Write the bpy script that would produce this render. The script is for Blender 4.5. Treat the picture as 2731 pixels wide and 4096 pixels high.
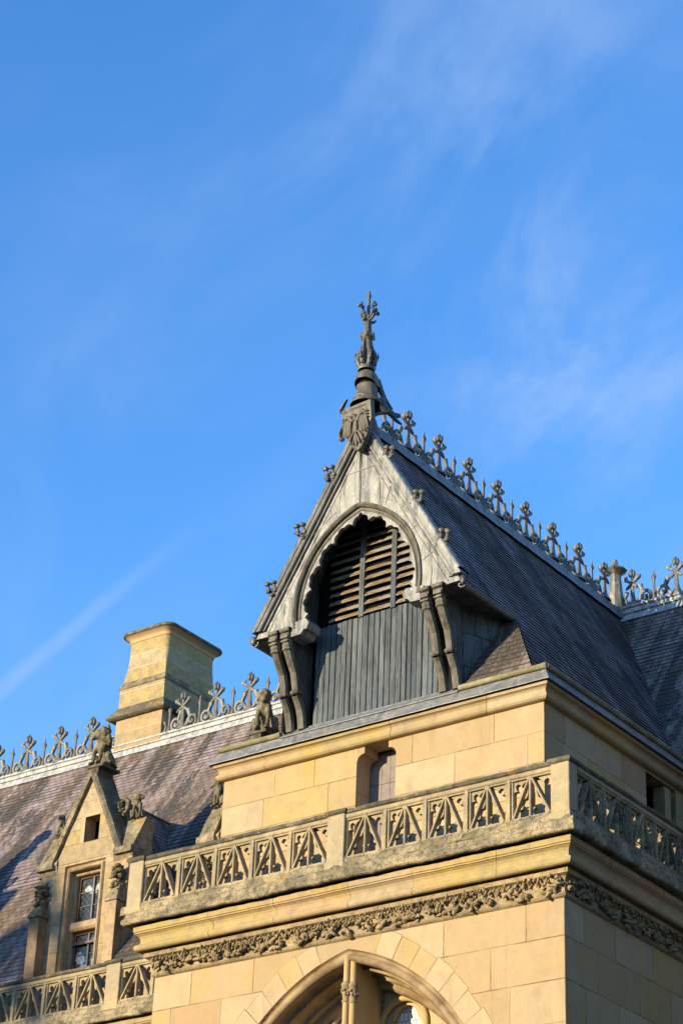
import bpy, bmesh, math, random
from mathutils import Vector, Matrix, noise
random.seed(11)
R = math.radians
for o in list(bpy.data.objects):
    bpy.data.objects.remove(o)
sc = bpy.context.scene
COL = sc.collection

# ------------------------------------------------------------------ camera
cd = bpy.data.cameras.new('camera')
cam = bpy.data.objects.new('camera', cd)
COL.objects.link(cam)
right, up, back = Vector((0.8062, 0.5905, 0.0368)), Vector((0.2618, -0.4111, 0.8732)), Vector((0.5314, -0.6941, -0.4857))
right.normalize(); back = (back - right * back.dot(right)).normalized(); up = back.cross(right)
cam.matrix_world = Matrix(((right.x, up.x, back.x, 19.4396), (right.y, up.y, back.y, -32.3063),
                           (right.z, up.z, back.z, -13.3569), (0, 0, 0, 1)))
cd.sensor_fit = 'VERTICAL'; cd.sensor_height = 36.0; cd.sensor_width = 24.0
cd.lens = 36.0 * 8962.57 / 4096.0
cd.clip_start = 0.5; cd.clip_end = 3000.0
sc.camera = cam

# ------------------------------------------------------------------ light, sky, exposure
TRAVEL = Vector((0.42, 1.0, -0.165)).normalized()      # the way the sunlight travels
sd = bpy.data.lights.new('sun', 'SUN')
sd.energy = 4.5; sd.angle = R(0.5); sd.color = (1.0, 0.84, 0.53)
sun = bpy.data.objects.new('sun', sd); COL.objects.link(sun)
sun.rotation_euler = TRAVEL.to_track_quat('-Z', 'Y').to_euler()
sun.location = (-20, -60, 40)
EL = math.asin(-TRAVEL.z); AZ = math.atan2(-TRAVEL.x, -TRAVEL.y)
sc.view_settings.view_transform = 'Standard'
sc.view_settings.look = 'None'
sc.view_settings.exposure = 1.0
sc.view_settings.gamma = 1.0
sc.render.resolution_x = 682; sc.render.resolution_y = 1024

world = bpy.data.worlds.new('World'); sc.world = world
world.use_nodes = True
wn = world.node_tree.nodes; wl = world.node_tree.links
wn.clear()
def wnode(t, **k):
    n = wn.new(t)
    for a, b in k.items(): setattr(n, a, b)
    return n
wout = wnode('ShaderNodeOutputWorld'); wbg = wnode('ShaderNodeBackground')
wbg.inputs['Strength'].default_value = 0.15
sky = wnode('ShaderNodeTexSky', sky_type='NISHITA', sun_disc=False, sun_elevation=EL, sun_rotation=AZ,
            altitude=100.0, air_density=1.0, dust_density=0.1, ozone_density=2.5)
hsv = wnode('ShaderNodeHueSaturation'); hsv.inputs['Saturation'].default_value = 1.2
tint = wnode('ShaderNodeMix', data_type='RGBA', blend_type='MULTIPLY'); tint.inputs[0].default_value = 1.0
tint.inputs[7].default_value = (1.25, 1.33, 1.62, 1)
wl.new(sky.outputs[0], hsv.inputs['Color']); wl.new(hsv.outputs[0], tint.inputs[6])
geo = wnode('ShaderNodeTexCoord')
def wmath(op, a=None, b=None, c=None, clamp=False):
    n = wnode('ShaderNodeMath', operation=op, use_clamp=clamp)
    for i, v in enumerate((a, b, c)):
        if v is None: continue
        if isinstance(v, (int, float)): n.inputs[i].default_value = v
        else: wl.new(v, n.inputs[i])
    return n.outputs[0]
def wdot(v):
    n = wnode('ShaderNodeVectorMath', operation='DOT_PRODUCT'); wl.new(geo.outputs['Generated'], n.inputs[0])
    n.inputs[1].default_value = v
    return n.outputs['Value']
def wsmooth(x, a, b):
    n = wnode('ShaderNodeMapRange', interpolation_type='SMOOTHSTEP')
    wl.new(x, n.inputs[0]); n.inputs[1].default_value = a; n.inputs[2].default_value = b
    return n.outputs[0]
def wnoise(rot, scale, nscale, detail=5, rough=0.6, dist=0.0):
    m = wnode('ShaderNodeMapping'); m.inputs['Rotation'].default_value = rot; m.inputs['Scale'].default_value = scale
    wl.new(geo.outputs['Generated'], m.inputs[0])
    n = wnode('ShaderNodeTexNoise'); wl.new(m.outputs[0], n.inputs['Vector'])
    n.inputs['Scale'].default_value = nscale; n.inputs['Detail'].default_value = detail
    n.inputs['Roughness'].default_value = rough; n.inputs['Distortion'].default_value = dist
    return n.outputs[0]
# thin cirrus: wisps of stretched noise inside a few broad patches of the sky dome, and one old vapour trail
patches = [((-.462, .622, .632), 0.05, 0.30), ((-.436, .655, .617), 0.05, 0.30), ((-.423, .673, .607), 0.054, 0.34), ((-.445, .684, .578), 0.054, 0.25),
           ((-.442, .707, .552), 0.042, 0.38), ((-.436, .723, .536), 0.038, 0.42), ((-.426, .739, .523), 0.038, 0.42), ((-.425, .764, .486), 0.045, 0.29),
           ((-.553, .602, .576), 0.054, 0.25), ((-.493, .579, .650), 0.064, 0.25), ((-.603, .651, .461), 0.048, 0.21), ((-.571, .654, .496), 0.048, 0.15), ((-.635, .610, .474), 0.045, 0.21)]
acc = None
for d, wdt, amp in patches:
    dv = Vector(d).normalized()
    g = wmath('MULTIPLY', wsmooth(wdot(dv), math.cos(wdt * 2.4), 1.0), amp)
    acc = g if acc is None else wmath('ADD', acc, g)
n1 = wnoise((0.3, 0.5, 0.2), (1.0, 2.6, 1.4), 5.0, 7, 0.62, 0.6)
n2 = wnoise((0.1, 0.9, 0.6), (1.0, 1.0, 1.6), 2.2, 4, 0.55, 0.3)
wisp = wmath('MULTIPLY', wsmooth(n1, .36, .72), wsmooth(n2, .30, .62))
cloud = wmath('MULTIPLY', wmath('MULTIPLY', acc, wisp), 0.52, clamp=True)
cloud = wmath('ADD', cloud, wmath('MULTIPLY', wsmooth(n2, .38, .75), 0.20))
a_, b_ = Vector((-.665, .628, .404)).normalized(), Vector((-.547, .667, .506)).normalized()
nrm = a_.cross(b_).normalized(); tdir = (b_ - a_).normalized()
dist = wmath('ABSOLUTE', wmath('ADD', wdot(nrm), wmath('MULTIPLY', wmath('SUBTRACT', n1, .5), .006)))
along = wdot(tdir)
s0, s1 = a_.dot(tdir), b_.dot(tdir)
trail = wmath('MULTIPLY', wsmooth(dist, .0058, .0), wmath('SUBTRACT', 1.0, wsmooth(along, s0 + .25 * (s1 - s0), s0 + .8 * (s1 - s0))))
trail = wmath('MULTIPLY', trail, wmath('MULTIPLY', n1, .50))
allc = wmath('ADD', cloud, trail, clamp=True)
cmix = wnode('ShaderNodeMix', data_type='RGBA'); wl.new(allc, cmix.inputs[0])
wl.new(tint.outputs[2], cmix.inputs[6]); cmix.inputs[7].default_value = (1.55, 2.15, 3.3, 1)
wl.new(cmix.outputs[2], wbg.inputs[0]); wl.new(wbg.outputs[0], wout.inputs[0])

# ------------------------------------------------------------------ mesh builder
class MB:
    def __init__(s):
        s.v = []; s.f = []; s.sm = []; s.uv = []; s.dm = []; s.tn = []
    def add(s, pts, faces, smooth=False, uv=None, dim=None, tone=None):
        b = len(s.v); s.v += [tuple(p) for p in pts]
        t0 = random.random() if tone is None else tone
        for i, f in enumerate(faces):
            s.f.append([b + k for k in f]); s.sm.append(smooth)
            s.uv.append([uv[k] for k in f] if uv else None)
            s.dm.append(dim if dim else (99.0, 99.0)); s.tn.append(t0)
    def quad(s, a, b, c, d, uv=None, dim=None, tone=None):
        s.add([a, b, c, d], [(0, 1, 2, 3)], False, uv, dim, tone)
    def box(s, lo, hi, tone=None):
        x0, y0, z0 = lo; x1, y1, z1 = hi
        p = [(x0, y0, z0), (x1, y0, z0), (x1, y1, z0), (x0, y1, z0), (x0, y0, z1), (x1, y0, z1), (x1, y1, z1), (x0, y1, z1)]
        s.add(p, [(0, 1, 5, 4), (1, 2, 6, 5), (2, 3, 7, 6), (3, 0, 4, 7), (4, 5, 6, 7), (3, 2, 1, 0)], False, None, None, tone)
    def prism(s, poly, fn, d0, d1, tone=None, smooth_side=False):
        """poly: 2D outline; fn(p, d) -> 3D; extruded from d0 to d1."""
        n = len(poly)
        s.add([fn(p, d0) for p in poly], [tuple(range(n))], False, None, None, tone)
        s.add([fn(p, d1) for p in poly], [tuple(reversed(range(n)))], False, None, None, tone)
        t = random.random() if tone is None else tone
        s.add([fn(p, d0) for p in poly] + [fn(p, d1) for p in poly],
              [(i, n + i, n + (i + 1) % n, (i + 1) % n) for i in range(n)], smooth_side, None, None, t)
    def grid(s, rows, smooth=True, closed=False, uv=None, dim=None, tone=None):
        n = len(rows[0]); pts = [p for r in rows for p in r]; fs = []
        for i in range(len(rows) - 1):
            for j in range(n if closed else n - 1):
                k = (j + 1) % n
                fs.append((i * n + j, i * n + k, (i + 1) * n + k, (i + 1) * n + j))
        s.add(pts, fs, smooth, uv, dim, tone)
    def tube(s, path, rad, n=8, flat=1.0, cap=True, smooth=True, up=None, tone=None):
        path = [Vector(p) for p in path]
        if not isinstance(rad, (list, tuple)): rad = [rad] * len(path)
        ref = Vector(up) if up else None
        rows = []; pn = None
        for i, p in enumerate(path):
            t = (path[min(i + 1, len(path) - 1)] - path[max(i - 1, 0)]).normalized()
            if ref is not None: a = (ref - t * ref.dot(t))
            elif pn is not None: a = pn - t * pn.dot(t)
            else:
                a = Vector((0, 0, 1)) if abs(t.z) < .9 else Vector((1, 0, 0)); a = a - t * a.dot(t)
            if a.length < 1e-6: a = t.orthogonal()
            a.normalize(); pn = a; b = t.cross(a)
            rows.append([p + (a * math.cos(q) * flat + b * math.sin(q)) * rad[i] for q in [2 * math.pi * k / n for k in range(n)]])
        s.grid(rows, smooth, True, tone=tone)
        if cap:
            s.add(rows[0], [tuple(reversed(range(n)))]); s.add(rows[-1], [tuple(range(n))])
    def lathe(s, prof, c, n=16, smooth=True, sx=1.0, sy=1.0, rot=0.0, tone=None):
        rows = [[(c[0] + r * sx * math.cos(rot + 2 * math.pi * k / n), c[1] + r * sy * math.sin(rot + 2 * math.pi * k / n), c[2] + z) for k in range(n)] for r, z in prof]
        s.grid(rows, smooth, True, tone=tone)
    def blob(s, c, r, rot=None, sub=2, amp=0.0, fr=3.0, seed=0.0, tone=None):
        v, f = ICO[sub]
        m = Matrix.Identity(3) if rot is None else rot
        pts = []
        for p in v:
            k = 1.0 + (amp * noise.noise(p * fr + Vector((seed, seed * 1.7, seed * .3))) if amp else 0)
            pts.append(Vector(c) + m @ Vector((p.x * r[0] * k, p.y * r[1] * k, p.z * r[2] * k)))
        s.add(pts, f, True, None, None, tone)
    def build(s, name, mat, parent=None, bevel=0.0, seg=1, weld=True, wiggle=0.0):
        me = bpy.data.meshes.new(name)
        me.from_pydata([tuple(p) for p in s.v], [], s.f)
        me.polygons.foreach_set('use_smooth', s.sm)
        u1 = me.uv_layers.new(name='blk'); u2 = me.uv_layers.new(name='dim')
        at = me.attributes.new('tone', 'FLOAT', 'FACE')
        at.data.foreach_set('value', s.tn)
        A = []; B = []
        for i, f in enumerate(s.f):
            if s.uv[i]:
                for q in s.uv[i]: A += [q[0], q[1]]
            else:
                ps = [Vector(s.v[k]) for k in f]
                nn = Vector((0, 0, 0))
                for k in range(len(ps)): nn += ps[k].cross(ps[(k + 1) % len(ps)])
                ax = max(range(3), key=lambda t: abs(nn[t]))
                for p in ps: A += [(p.y, p.z), (p.x, p.z), (p.x, p.y)][ax]
            for k in f: B += list(s.dm[i])
        u1.data.foreach_set('uv', A); u2.data.foreach_set('uv', B)
        if weld:
            bm = bmesh.new(); bm.from_mesh(me)
            bmesh.ops.remove_doubles(bm, verts=bm.verts, dist=0.0004)
            bmesh.ops.recalc_face_normals(bm, faces=bm.faces)
            bm.to_mesh(me); bm.free()
        me.validate()
        o = bpy.data.objects.new(name, me); COL.objects.link(o)
        me.materials.append(mat)
        if parent: o.parent = parent
        if bevel:
            b = o.modifiers.new('bevel', 'BEVEL'); b.width = bevel; b.segments = seg; b.limit_method = 'ANGLE'; b.angle_limit = R(35)
        return o
ICO = {}
for k in (1, 2, 3):
    bm = bmesh.new(); bmesh.ops.create_icosphere(bm, subdivisions=k, radius=1.0)
    bm.verts.index_update()
    ICO[k] = ([v.co.copy() for v in bm.verts], [tuple(v.index for v in f.verts) for f in bm.faces]); bm.free()

def thing(name, label=None, cat=None, loc=(0, 0, 0), group=None, kind=None):
    o = bpy.data.objects.new(name, None); COL.objects.link(o); o.location = loc
    o.empty_display_size = 0.3
    return tag(o, label, cat, group, kind)
def tag(o, label=None, cat=None, group=None, kind=None):
    for k, v in (('label', label), ('category', cat), ('group', group), ('kind', kind)):
        if v: o[k] = v
    return o
def copy_tree(o, parent=None):
    c = o.copy(); COL.objects.link(c)
    if parent: c.parent = parent; c.matrix_parent_inverse = o.matrix_parent_inverse
    for ch in [q for q in bpy.data.objects if q.parent == o]: copy_tree(ch, c)
    return c

# ------------------------------------------------------------------ materials
class Mat:
    def __init__(s, name, rough=0.8, spec=0.3, metal=0.0):
        s.m = bpy.data.materials.new(name); s.m.use_nodes = True
        s.n = s.m.node_tree.nodes; s.l = s.m.node_tree.links
        s.b = s.n['Principled BSDF']
        s.b.inputs['Roughness'].default_value = rough; s.b.inputs['Specular IOR Level'].default_value = spec
        s.b.inputs['Metallic'].default_value = metal
        s.tc = s.n.new('ShaderNodeTexCoord').outputs['Object']; s.k = 1.0 if name in ('slate_roof', 'dark_interior', 'leaves') or 'glass' in name else .72
    def put(s, sock, v):
        if isinstance(v, (int, float)): sock.default_value = v
        elif isinstance(v, tuple): sock.default_value = v if len(v) != 3 or sock.type != 'RGBA' else (*v, 1)
        else: s.l.new(v, sock)
    def uv(s, name):
        n = s.n.new('ShaderNodeUVMap'); n.uv_map = name; return n.outputs[0]
    def attr(s, name):
        n = s.n.new('ShaderNodeAttribute'); n.attribute_name = name; return n.outputs['Fac']
    def math(s, op, a, b=None, c=None, clamp=False):
        n = s.n.new('ShaderNodeMath'); n.operation = op; n.use_clamp = clamp
        for i, v in enumerate((a, b, c)):
            if v is not None: s.put(n.inputs[i], v)
        return n.outputs[0]
    def sep(s, v):
        n = s.n.new('ShaderNodeSeparateXYZ'); s.l.new(v, n.inputs[0]); return n.outputs
    def comb(s, x, y, z=0.0):
        n = s.n.new('ShaderNodeCombineXYZ')
        for i, v in enumerate((x, y, z)): s.put(n.inputs[i], v)
        return n.outputs[0]
    def noise(s, scale, detail=4, rough=0.55, vec=None, sc=None, dist=0.0, out=0):
        v = vec if vec is not None else s.tc
        if sc:
            m = s.n.new('ShaderNodeMapping'); s.l.new(v, m.inputs[0]); m.inputs['Scale'].default_value = sc; v = m.outputs[0]
        n = s.n.new('ShaderNodeTexNoise'); s.l.new(v, n.inputs['Vector'])
        n.inputs['Scale'].default_value = scale; n.inputs['Detail'].default_value = detail
        n.inputs['Roughness'].default_value = rough; n.inputs['Distortion'].default_value = dist
        return n.outputs[out]
    def voro(s, scale, vec=None, feature='F1', out='Distance'):
        n = s.n.new('ShaderNodeTexVoronoi'); n.feature = feature
        s.l.new(vec if vec is not None else s.tc, n.inputs['Vector']); n.inputs['Scale'].default_value = scale
        return n.outputs[out]
    def ramp(s, x, a, b, lo=0.0, hi=1.0, smooth=True):
        n = s.n.new('ShaderNodeMapRange'); n.interpolation_type = 'SMOOTHSTEP' if smooth else 'LINEAR'
        s.put(n.inputs[0], x)
        for i, v in enumerate((a, b, lo, hi)): n.inputs[i + 1].default_value = v
        return n.outputs[0]
    def mix(s, f, a, b, mode='MIX'):
        n = s.n.new('ShaderNodeMix'); n.data_type = 'RGBA'; n.blend_type = mode
        s.put(n.inputs[0], f); s.put(n.inputs[6], a); s.put(n.inputs[7], b)
        return n.outputs[2]
    def colramp(s, x, stops):
        n = s.n.new('ShaderNodeValToRGB'); s.put(n.inputs[0], x)
        e = n.color_ramp.elements
        while len(e) < len(stops): e.new(0.5)
        for q, (p, c) in zip(e, stops): q.position = p; q.color = (*c, 1)
        return n.outputs[0]
    def bump(s, h, strength=0.5, dist=0.02, prev=None):
        n = s.n.new('ShaderNodeBump'); n.inputs['Strength'].default_value = strength; n.inputs['Distance'].default_value = dist
        s.l.new(h, n.inputs['Height'])
        if prev is not None: s.l.new(prev, n.inputs['Normal'])
        return n.outputs[0]
    def upness(s):
        n = s.n.new('ShaderNodeNewGeometry'); return s.sep(n.outputs['Normal'])[2]
    def end(s, col, nrm=None, rough=None):
        if s.k != 1.0: col = s.mix(1.0, col, (s.k, s.k, s.k), 'MULTIPLY')
        s.put(s.b.inputs['Base Color'], col)
        if nrm is not None: s.l.new(nrm, s.b.inputs['Normal'])
        if rough is not None: s.put(s.b.inputs['Roughness'], rough)
        return s.m

def limestone(name, stain=0.35, grey=0.10, joints=True, jcol=(.20, .125, .06)):
    m = Mat(name, 0.85, 0.2)
    t = m.attr('tone')
    base = m.colramp(t, [(0.0, (.47, .315, .155)), (.25, (.575, .45, .275)), (.5, (.585, .385, .225)), (.75, (.53, .40, .15)), (1.0, (.46, .34, .205))])
    big = m.noise(0.9, 3); mid = m.noise(3.2, 5, .6); fine = m.noise(34, 3, .6)
    base = m.mix(m.math('MULTIPLY', m.ramp(m.noise(1.15, 4, .6, dist=.4), .50, .68, 0, .85), m.ramp(t, .25, .6)), base, (.53, .36, .09))
    base = m.mix(m.ramp(big, .44, .70, 0, .35), base, (.60, .37, .22))
    base = m.mix(m.ramp(m.noise(.7, 5, .65, sc=(1, 1, .7)), .52, .70, 0, .5), base, (.40, .32, .21))
    base = m.mix(m.ramp(mid, .48, .72, 0, stain), base, (.33, .25, .16))
    base = m.mix(m.ramp(m.noise(1.6, 4, .6, sc=(1, 1, .55)), .55, .75, 0, .35), base, (.62, .50, .33))
    if grey: 
        base = m.mix(m.ramp(m.noise(5.0, 7, .72), .42, .60, 0, grey), base, (.24, .205, .15))
        base = m.mix(m.ramp(m.noise(26, 4, .7), .50, .62, 0, grey * .8), base, (.16, .135, .10))
    base = m.mix(m.ramp(fine, .35, .7, 0, .22), base, (.36, .26, .15))
    base = m.mix(m.ramp(m.noise(1.0, 5, .65, sc=(3.2, 3.2, .32), dist=.3), .54, .70, 0, .55), base, (.34, .265, .165))
    pits = m.ramp(m.voro(9.0), .10, .045, 0, 1)
    pitsel = m.ramp(m.noise(2.3, 2), .52, .6)
    base = m.mix(m.math('MULTIPLY', pits, m.math('MULTIPLY', pitsel, .85)), base, (.10, .065, .04))
    h = m.math('ADD', m.math('MULTIPLY', mid, .5), m.math('MULTIPLY', fine, .35))
    if joints:
        uv = m.sep(m.uv('blk')); dm = m.sep(m.uv('dim'))
        wob = m.math('MULTIPLY', m.math('SUBTRACT', m.noise(7, 3), .5), .014)
        d = m.math('MINIMUM', m.math('MINIMUM', uv[0], m.math('SUBTRACT', dm[0], uv[0])), m.math('MINIMUM', uv[1], m.math('SUBTRACT', dm[1], uv[1])))
        d = m.math('ADD', d, wob)
        jm = m.ramp(d, .015, .004)
        js = m.ramp(m.noise(1.1, 3), .35, .62, .25, .95)
        base = m.mix(m.math('MULTIPLY', jm, js), base, jcol)
        base = m.mix(m.math('MULTIPLY', m.ramp(d, .05, .0), m.ramp(mid, .45, .65, 0, .3)), base, (.62, .47, .28))
        h = m.math('SUBTRACT', h, m.math('MULTIPLY', jm, 1.2))
    nb = m.bump(h, .55, .012)
    return m.end(base, nb)

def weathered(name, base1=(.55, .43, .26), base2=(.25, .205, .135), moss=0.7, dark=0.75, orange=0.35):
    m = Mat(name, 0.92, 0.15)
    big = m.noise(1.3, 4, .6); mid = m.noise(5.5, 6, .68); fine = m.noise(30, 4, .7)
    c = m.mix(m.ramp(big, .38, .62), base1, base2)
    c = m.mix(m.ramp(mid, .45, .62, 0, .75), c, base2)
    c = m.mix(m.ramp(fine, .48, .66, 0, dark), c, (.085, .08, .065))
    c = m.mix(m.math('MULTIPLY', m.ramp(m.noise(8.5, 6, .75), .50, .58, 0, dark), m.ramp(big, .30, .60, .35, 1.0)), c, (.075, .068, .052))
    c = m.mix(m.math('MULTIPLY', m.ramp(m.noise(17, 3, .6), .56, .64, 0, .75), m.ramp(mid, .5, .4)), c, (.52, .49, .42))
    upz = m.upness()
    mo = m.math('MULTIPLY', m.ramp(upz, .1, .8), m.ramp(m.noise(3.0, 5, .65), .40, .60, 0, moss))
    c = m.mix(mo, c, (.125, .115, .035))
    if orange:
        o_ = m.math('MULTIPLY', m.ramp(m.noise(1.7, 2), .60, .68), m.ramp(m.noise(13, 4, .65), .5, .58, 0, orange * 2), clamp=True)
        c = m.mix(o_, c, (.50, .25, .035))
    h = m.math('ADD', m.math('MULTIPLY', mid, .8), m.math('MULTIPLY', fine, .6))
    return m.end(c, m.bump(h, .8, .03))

def lead(name, c1, c2, c3, rough=.5, streak=.6, spec=.5, metal=.15, vs=(3.0, 3.0, .5)):
    m = Mat(name, rough, spec, metal)
    s1 = m.noise(2.2, 5, .65, sc=vs, dist=.4); s2 = m.noise(7.0, 5, .7, sc=(1, 1, .6), dist=.6); f = m.noise(28, 4, .65)
    c = m.mix(m.ramp(s1, .36, .62), c1, c2)
    c = m.mix(m.ramp(s2, .5, .68, 0, streak), c, c3)
    c = m.mix(m.ramp(m.noise(4.0, 4, .6, sc=(1.0, 1.0, .22)), .56, .70, 0, .5), c, tuple(q * .5 for q in c1))
    c = m.mix(m.ramp(f, .5, .75, 0, .3), c, tuple(q * .55 for q in c2))
    t = m.attr('tone')
    c = m.mix(m.math('MULTIPLY', t, .22), c, tuple(q * .6 for q in c1))
    h = m.math('ADD', s2, m.math('MULTIPLY', f, .3))
    return m.end(c, m.bump(h, .5, .015), m.ramp(s2, .3, .7, rough - .1, rough + .2))

def slate(name, w=.24, hgt=.17):
    m = Mat(name, .62, .5)
    uv = m.uv('blk')
    b = m.n.new('ShaderNodeTexBrick'); m.l.new(uv, b.inputs['Vector'])
    b.offset = .5; b.inputs['Scale'].default_value = 1.0; b.inputs['Brick Width'].default_value = w; b.inputs['Row Height'].default_value = hgt
    b.inputs['Mortar Size'].default_value = .012; b.inputs['Mortar Smooth'].default_value = .3; b.inputs['Bias'].default_value = 0.0
    b.inputs['Color1'].default_value = (0, 0, 0, 1); b.inputs['Color2'].default_value = (1, 1, 1, 1); b.inputs['Mortar'].default_value = (0.5, .5, .5, 1)
    rnd = m.n.new('ShaderNodeSeparateColor'); m.l.new(b.outputs['Color'], rnd.inputs[0]); rv = rnd.outputs[0]
    c = m.colramp(rv, [(0, (.13, .105, .11)), (.3, (.215, .165, .168)), (.55, (.24, .172, .160)), (.8, (.20, .165, .18)), (1, (.32, .26, .24))])
    # rain streaks of brown lichen that run down the slope
    st = m.noise(1.0, 5, .62, vec=uv, sc=(1.35, .17, 1.0), dist=.5)
    st2 = m.noise(1.0, 4, .6, vec=uv, sc=(.55, .22, 1.0))
    fine = m.noise(1.0, 5, .7, vec=uv, sc=(16, 12, 1))
    mk = m.math('MULTIPLY', m.ramp(st, .45, .53), m.ramp(fine, .30, .56, .45, 1.0))
    c = m.mix(m.math('MULTIPLY', mk, m.ramp(rv, .0, 1.0, .97, .6)), c, (.100, .061, .024))
    c = m.mix(m.math('MULTIPLY', m.ramp(m.noise(1.0, 8, .74, vec=uv, sc=(.95, .26, 1.0), dist=.4), .505, .545, 0, .9), m.ramp(fine, .36, .50, .35, 1.0)), c, (.036, .029, .022))
    c = m.mix(m.ramp(m.noise(1.0, 3, .5, vec=uv, sc=(1.7, .05, 1)), .55, .64, 0, .42), c, (.32, .255, .235))
    c = m.mix(m.ramp(m.noise(1.0, 4, .7, vec=uv, sc=(9, 9, 1)), .62, .7, 0, .4), c, (.26, .25, .235))
    jt = b.outputs['Fac']
    c = m.mix(m.math('MULTIPLY', jt, .9), c, (.022, .019, .019))
    h = m.math('ADD', m.math('MULTIPLY', rv, .5), m.math('SUBTRACT', m.math('MULTIPLY', fine, .5), m.math('MULTIPLY', jt, 1.0)))
    return m.end(c, m.bump(h, .6, .012), m.ramp(rv, 0, 1, .65, .9))

M = {}
M['ashlar'] = limestone('golden_ashlar')
M['plain'] = limestone('golden_limestone', .5, .18)
M['cornice'] = limestone('weathered_limestone', .6, .30)
M['dormerstone'] = limestone('speckled_limestone', .35, .55)
M['chimstone'] = limestone('greyed_limestone', .55, .45, jcol=(.66, .60, .48))
M['chimstone2'] = limestone('speckled_pale_jointed_limestone', .4, .6, jcol=(.66, .60, .48))
M['clean'] = limestone('clean_limestone', .25, 0.0, joints=False)
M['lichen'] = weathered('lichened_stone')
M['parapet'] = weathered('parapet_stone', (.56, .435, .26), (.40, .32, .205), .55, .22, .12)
M['coping'] = weathered('lichened_coping', (.27, .235, .17), (.135, .12, .09), .8, .75, .35)
M['frieze'] = weathered('carved_limestone', (.52, .385, .215), (.37, .275, .16), .0, .5, .0)
M['beast'] = weathered('lichened_carving', (.30, .25, .155), (.145, .12, .08), .7, .6, .45)
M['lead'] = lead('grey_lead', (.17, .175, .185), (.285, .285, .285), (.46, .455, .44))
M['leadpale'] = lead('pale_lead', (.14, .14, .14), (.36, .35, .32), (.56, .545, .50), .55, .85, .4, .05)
M['leadbright'] = lead('bright_lead', (.36, .36, .36), (.64, .635, .61), (.13, .125, .115), .5, .7, .5, .1, (4, 4, 2.0))
M['leadgut'] = lead('gutter_lead', (.17, .17, .168), (.27, .268, .258), (.50, .495, .47), .5, .6, .5, .1, (1.2, 1.2, 2.0))
M['leadbrown'] = lead('brown_lead', (.075, .065, .052), (.185, .162, .124), (.30, .265, .205), .55, .5, .4, .05, (3, 3, .4))
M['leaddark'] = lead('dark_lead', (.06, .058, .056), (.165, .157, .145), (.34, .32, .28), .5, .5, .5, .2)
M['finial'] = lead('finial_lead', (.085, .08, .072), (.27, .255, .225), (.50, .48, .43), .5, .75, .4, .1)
M['slate'] = slate('slate_roof')

def planks_mat():
    m = Mat('grey_boards', .8, .25)
    t = m.attr('tone')
    g = m.noise(1.0, 6, .7, sc=(22, 22, 1.3), dist=1.2); f = m.noise(1.0, 4, .7, sc=(90, 90, 6)); bl = m.noise(1.4, 3, .6, sc=(1, 1, .5))
    c = m.colramp(t, [(0, (.085, .102, .122)), (.5, (.125, .146, .168)), (1, (.17, .187, .205))])
    c = m.mix(m.ramp(g, .40, .62, 0, .8), c, (.04, .042, .046))
    c = m.mix(m.ramp(bl, .45, .7, 0, .5), c, (.19, .22, .24))
    c = m.mix(m.ramp(f, .5, .7, 0, .3), c, (.05, .045, .04))
    return m.end(c, m.bump(m.math('ADD', g, f), .6, .01))
M['boards'] = planks_mat()
def louvre_mat():
    m = Mat('weathered_louvres', .8, .2)
    g = m.noise(1.0, 5, .7, sc=(4, 30, 30), dist=.6); b2 = m.noise(2.0, 4, .6, sc=(1, 3, 3))
    c = m.mix(m.ramp(g, .35, .65), (.15, .09, .038), (.30, .21, .11))
    c = m.mix(m.ramp(b2, .45, .6, 0, .75), c, (.34, .325, .285))
    return m.end(c, m.bump(g, .6, .01))
M['louvre'] = louvre_mat()
def flat(name, col, rough=.7, spec=.3, var=.3, sc=6.0):
    m = Mat(name, rough, spec)
    n = m.noise(sc, 5, .65)
    c = m.mix(m.ramp(n, .3, .7), col, tuple(q * (1 - var) for q in col))
    return m.end(c, m.bump(n, .3, .01))
M['void'] = flat('dark_interior', (.012, .012, .014), 1.0, 0.0)
M['door'] = flat('pinkish_door_boards', (.33, .27, .25), .8, .2, .25, 9)
M['redframe'] = flat('red_painted_frame', (.11, .05, .042), .7, .25, .4, 8)
M['bar'] = flat('grey_casement_bar', (.20, .185, .18), .6, .4)
M['roll'] = weathered('mossy_roll', (.42, .36, .22), (.27, .235, .13), .6, .3, .0)
M['ground'] = flat('courtyard_gravel', (.36, .30, .22), .95, .1, .35, .8)
def glass(name, w, h, lightness, rot=0.0, hexy=False, patch=0.0):
    m = Mat(name, .12, .5)
    mp = m.n.new('ShaderNodeMapping'); m.l.new(m.uv('blk'), mp.inputs[0]); mp.inputs['Rotation'].default_value = (0, 0, rot)
    b = m.n.new('ShaderNodeTexBrick'); m.l.new(mp.outputs[0], b.inputs['Vector'])
    b.offset = .5 if hexy else 0.0; b.inputs['Scale'].default_value = 1; b.inputs['Brick Width'].default_value = w; b.inputs['Row Height'].default_value = h
    b.inputs['Mortar Size'].default_value = .006; b.inputs['Color1'].default_value = (*lightness, 1)
    b.inputs['Color2'].default_value = (*[q * .72 for q in lightness], 1); b.inputs['Mortar'].default_value = (.05, .05, .05, 1)
    c = b.outputs['Color']
    if patch: c = m.mix(m.ramp(m.noise(2.2, 2), .55, .60, 0, patch), c, m.mix(b.outputs['Fac'], (.5, .5, .5), (.05, .05, .05)))
    return m.end(c, m.bump(m.noise(9, 2), .25, .02), m.ramp(b.outputs['Fac'], 0, 1, .12, .7))
M['pane'] = glass('leaded_glass', .11, .11, (.03, .032, .035), R(45), False, .8)
M['hexpane'] = glass('pale_leaded_glass', .085, .17, (.72, .73, .72), 0.0, True)

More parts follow.
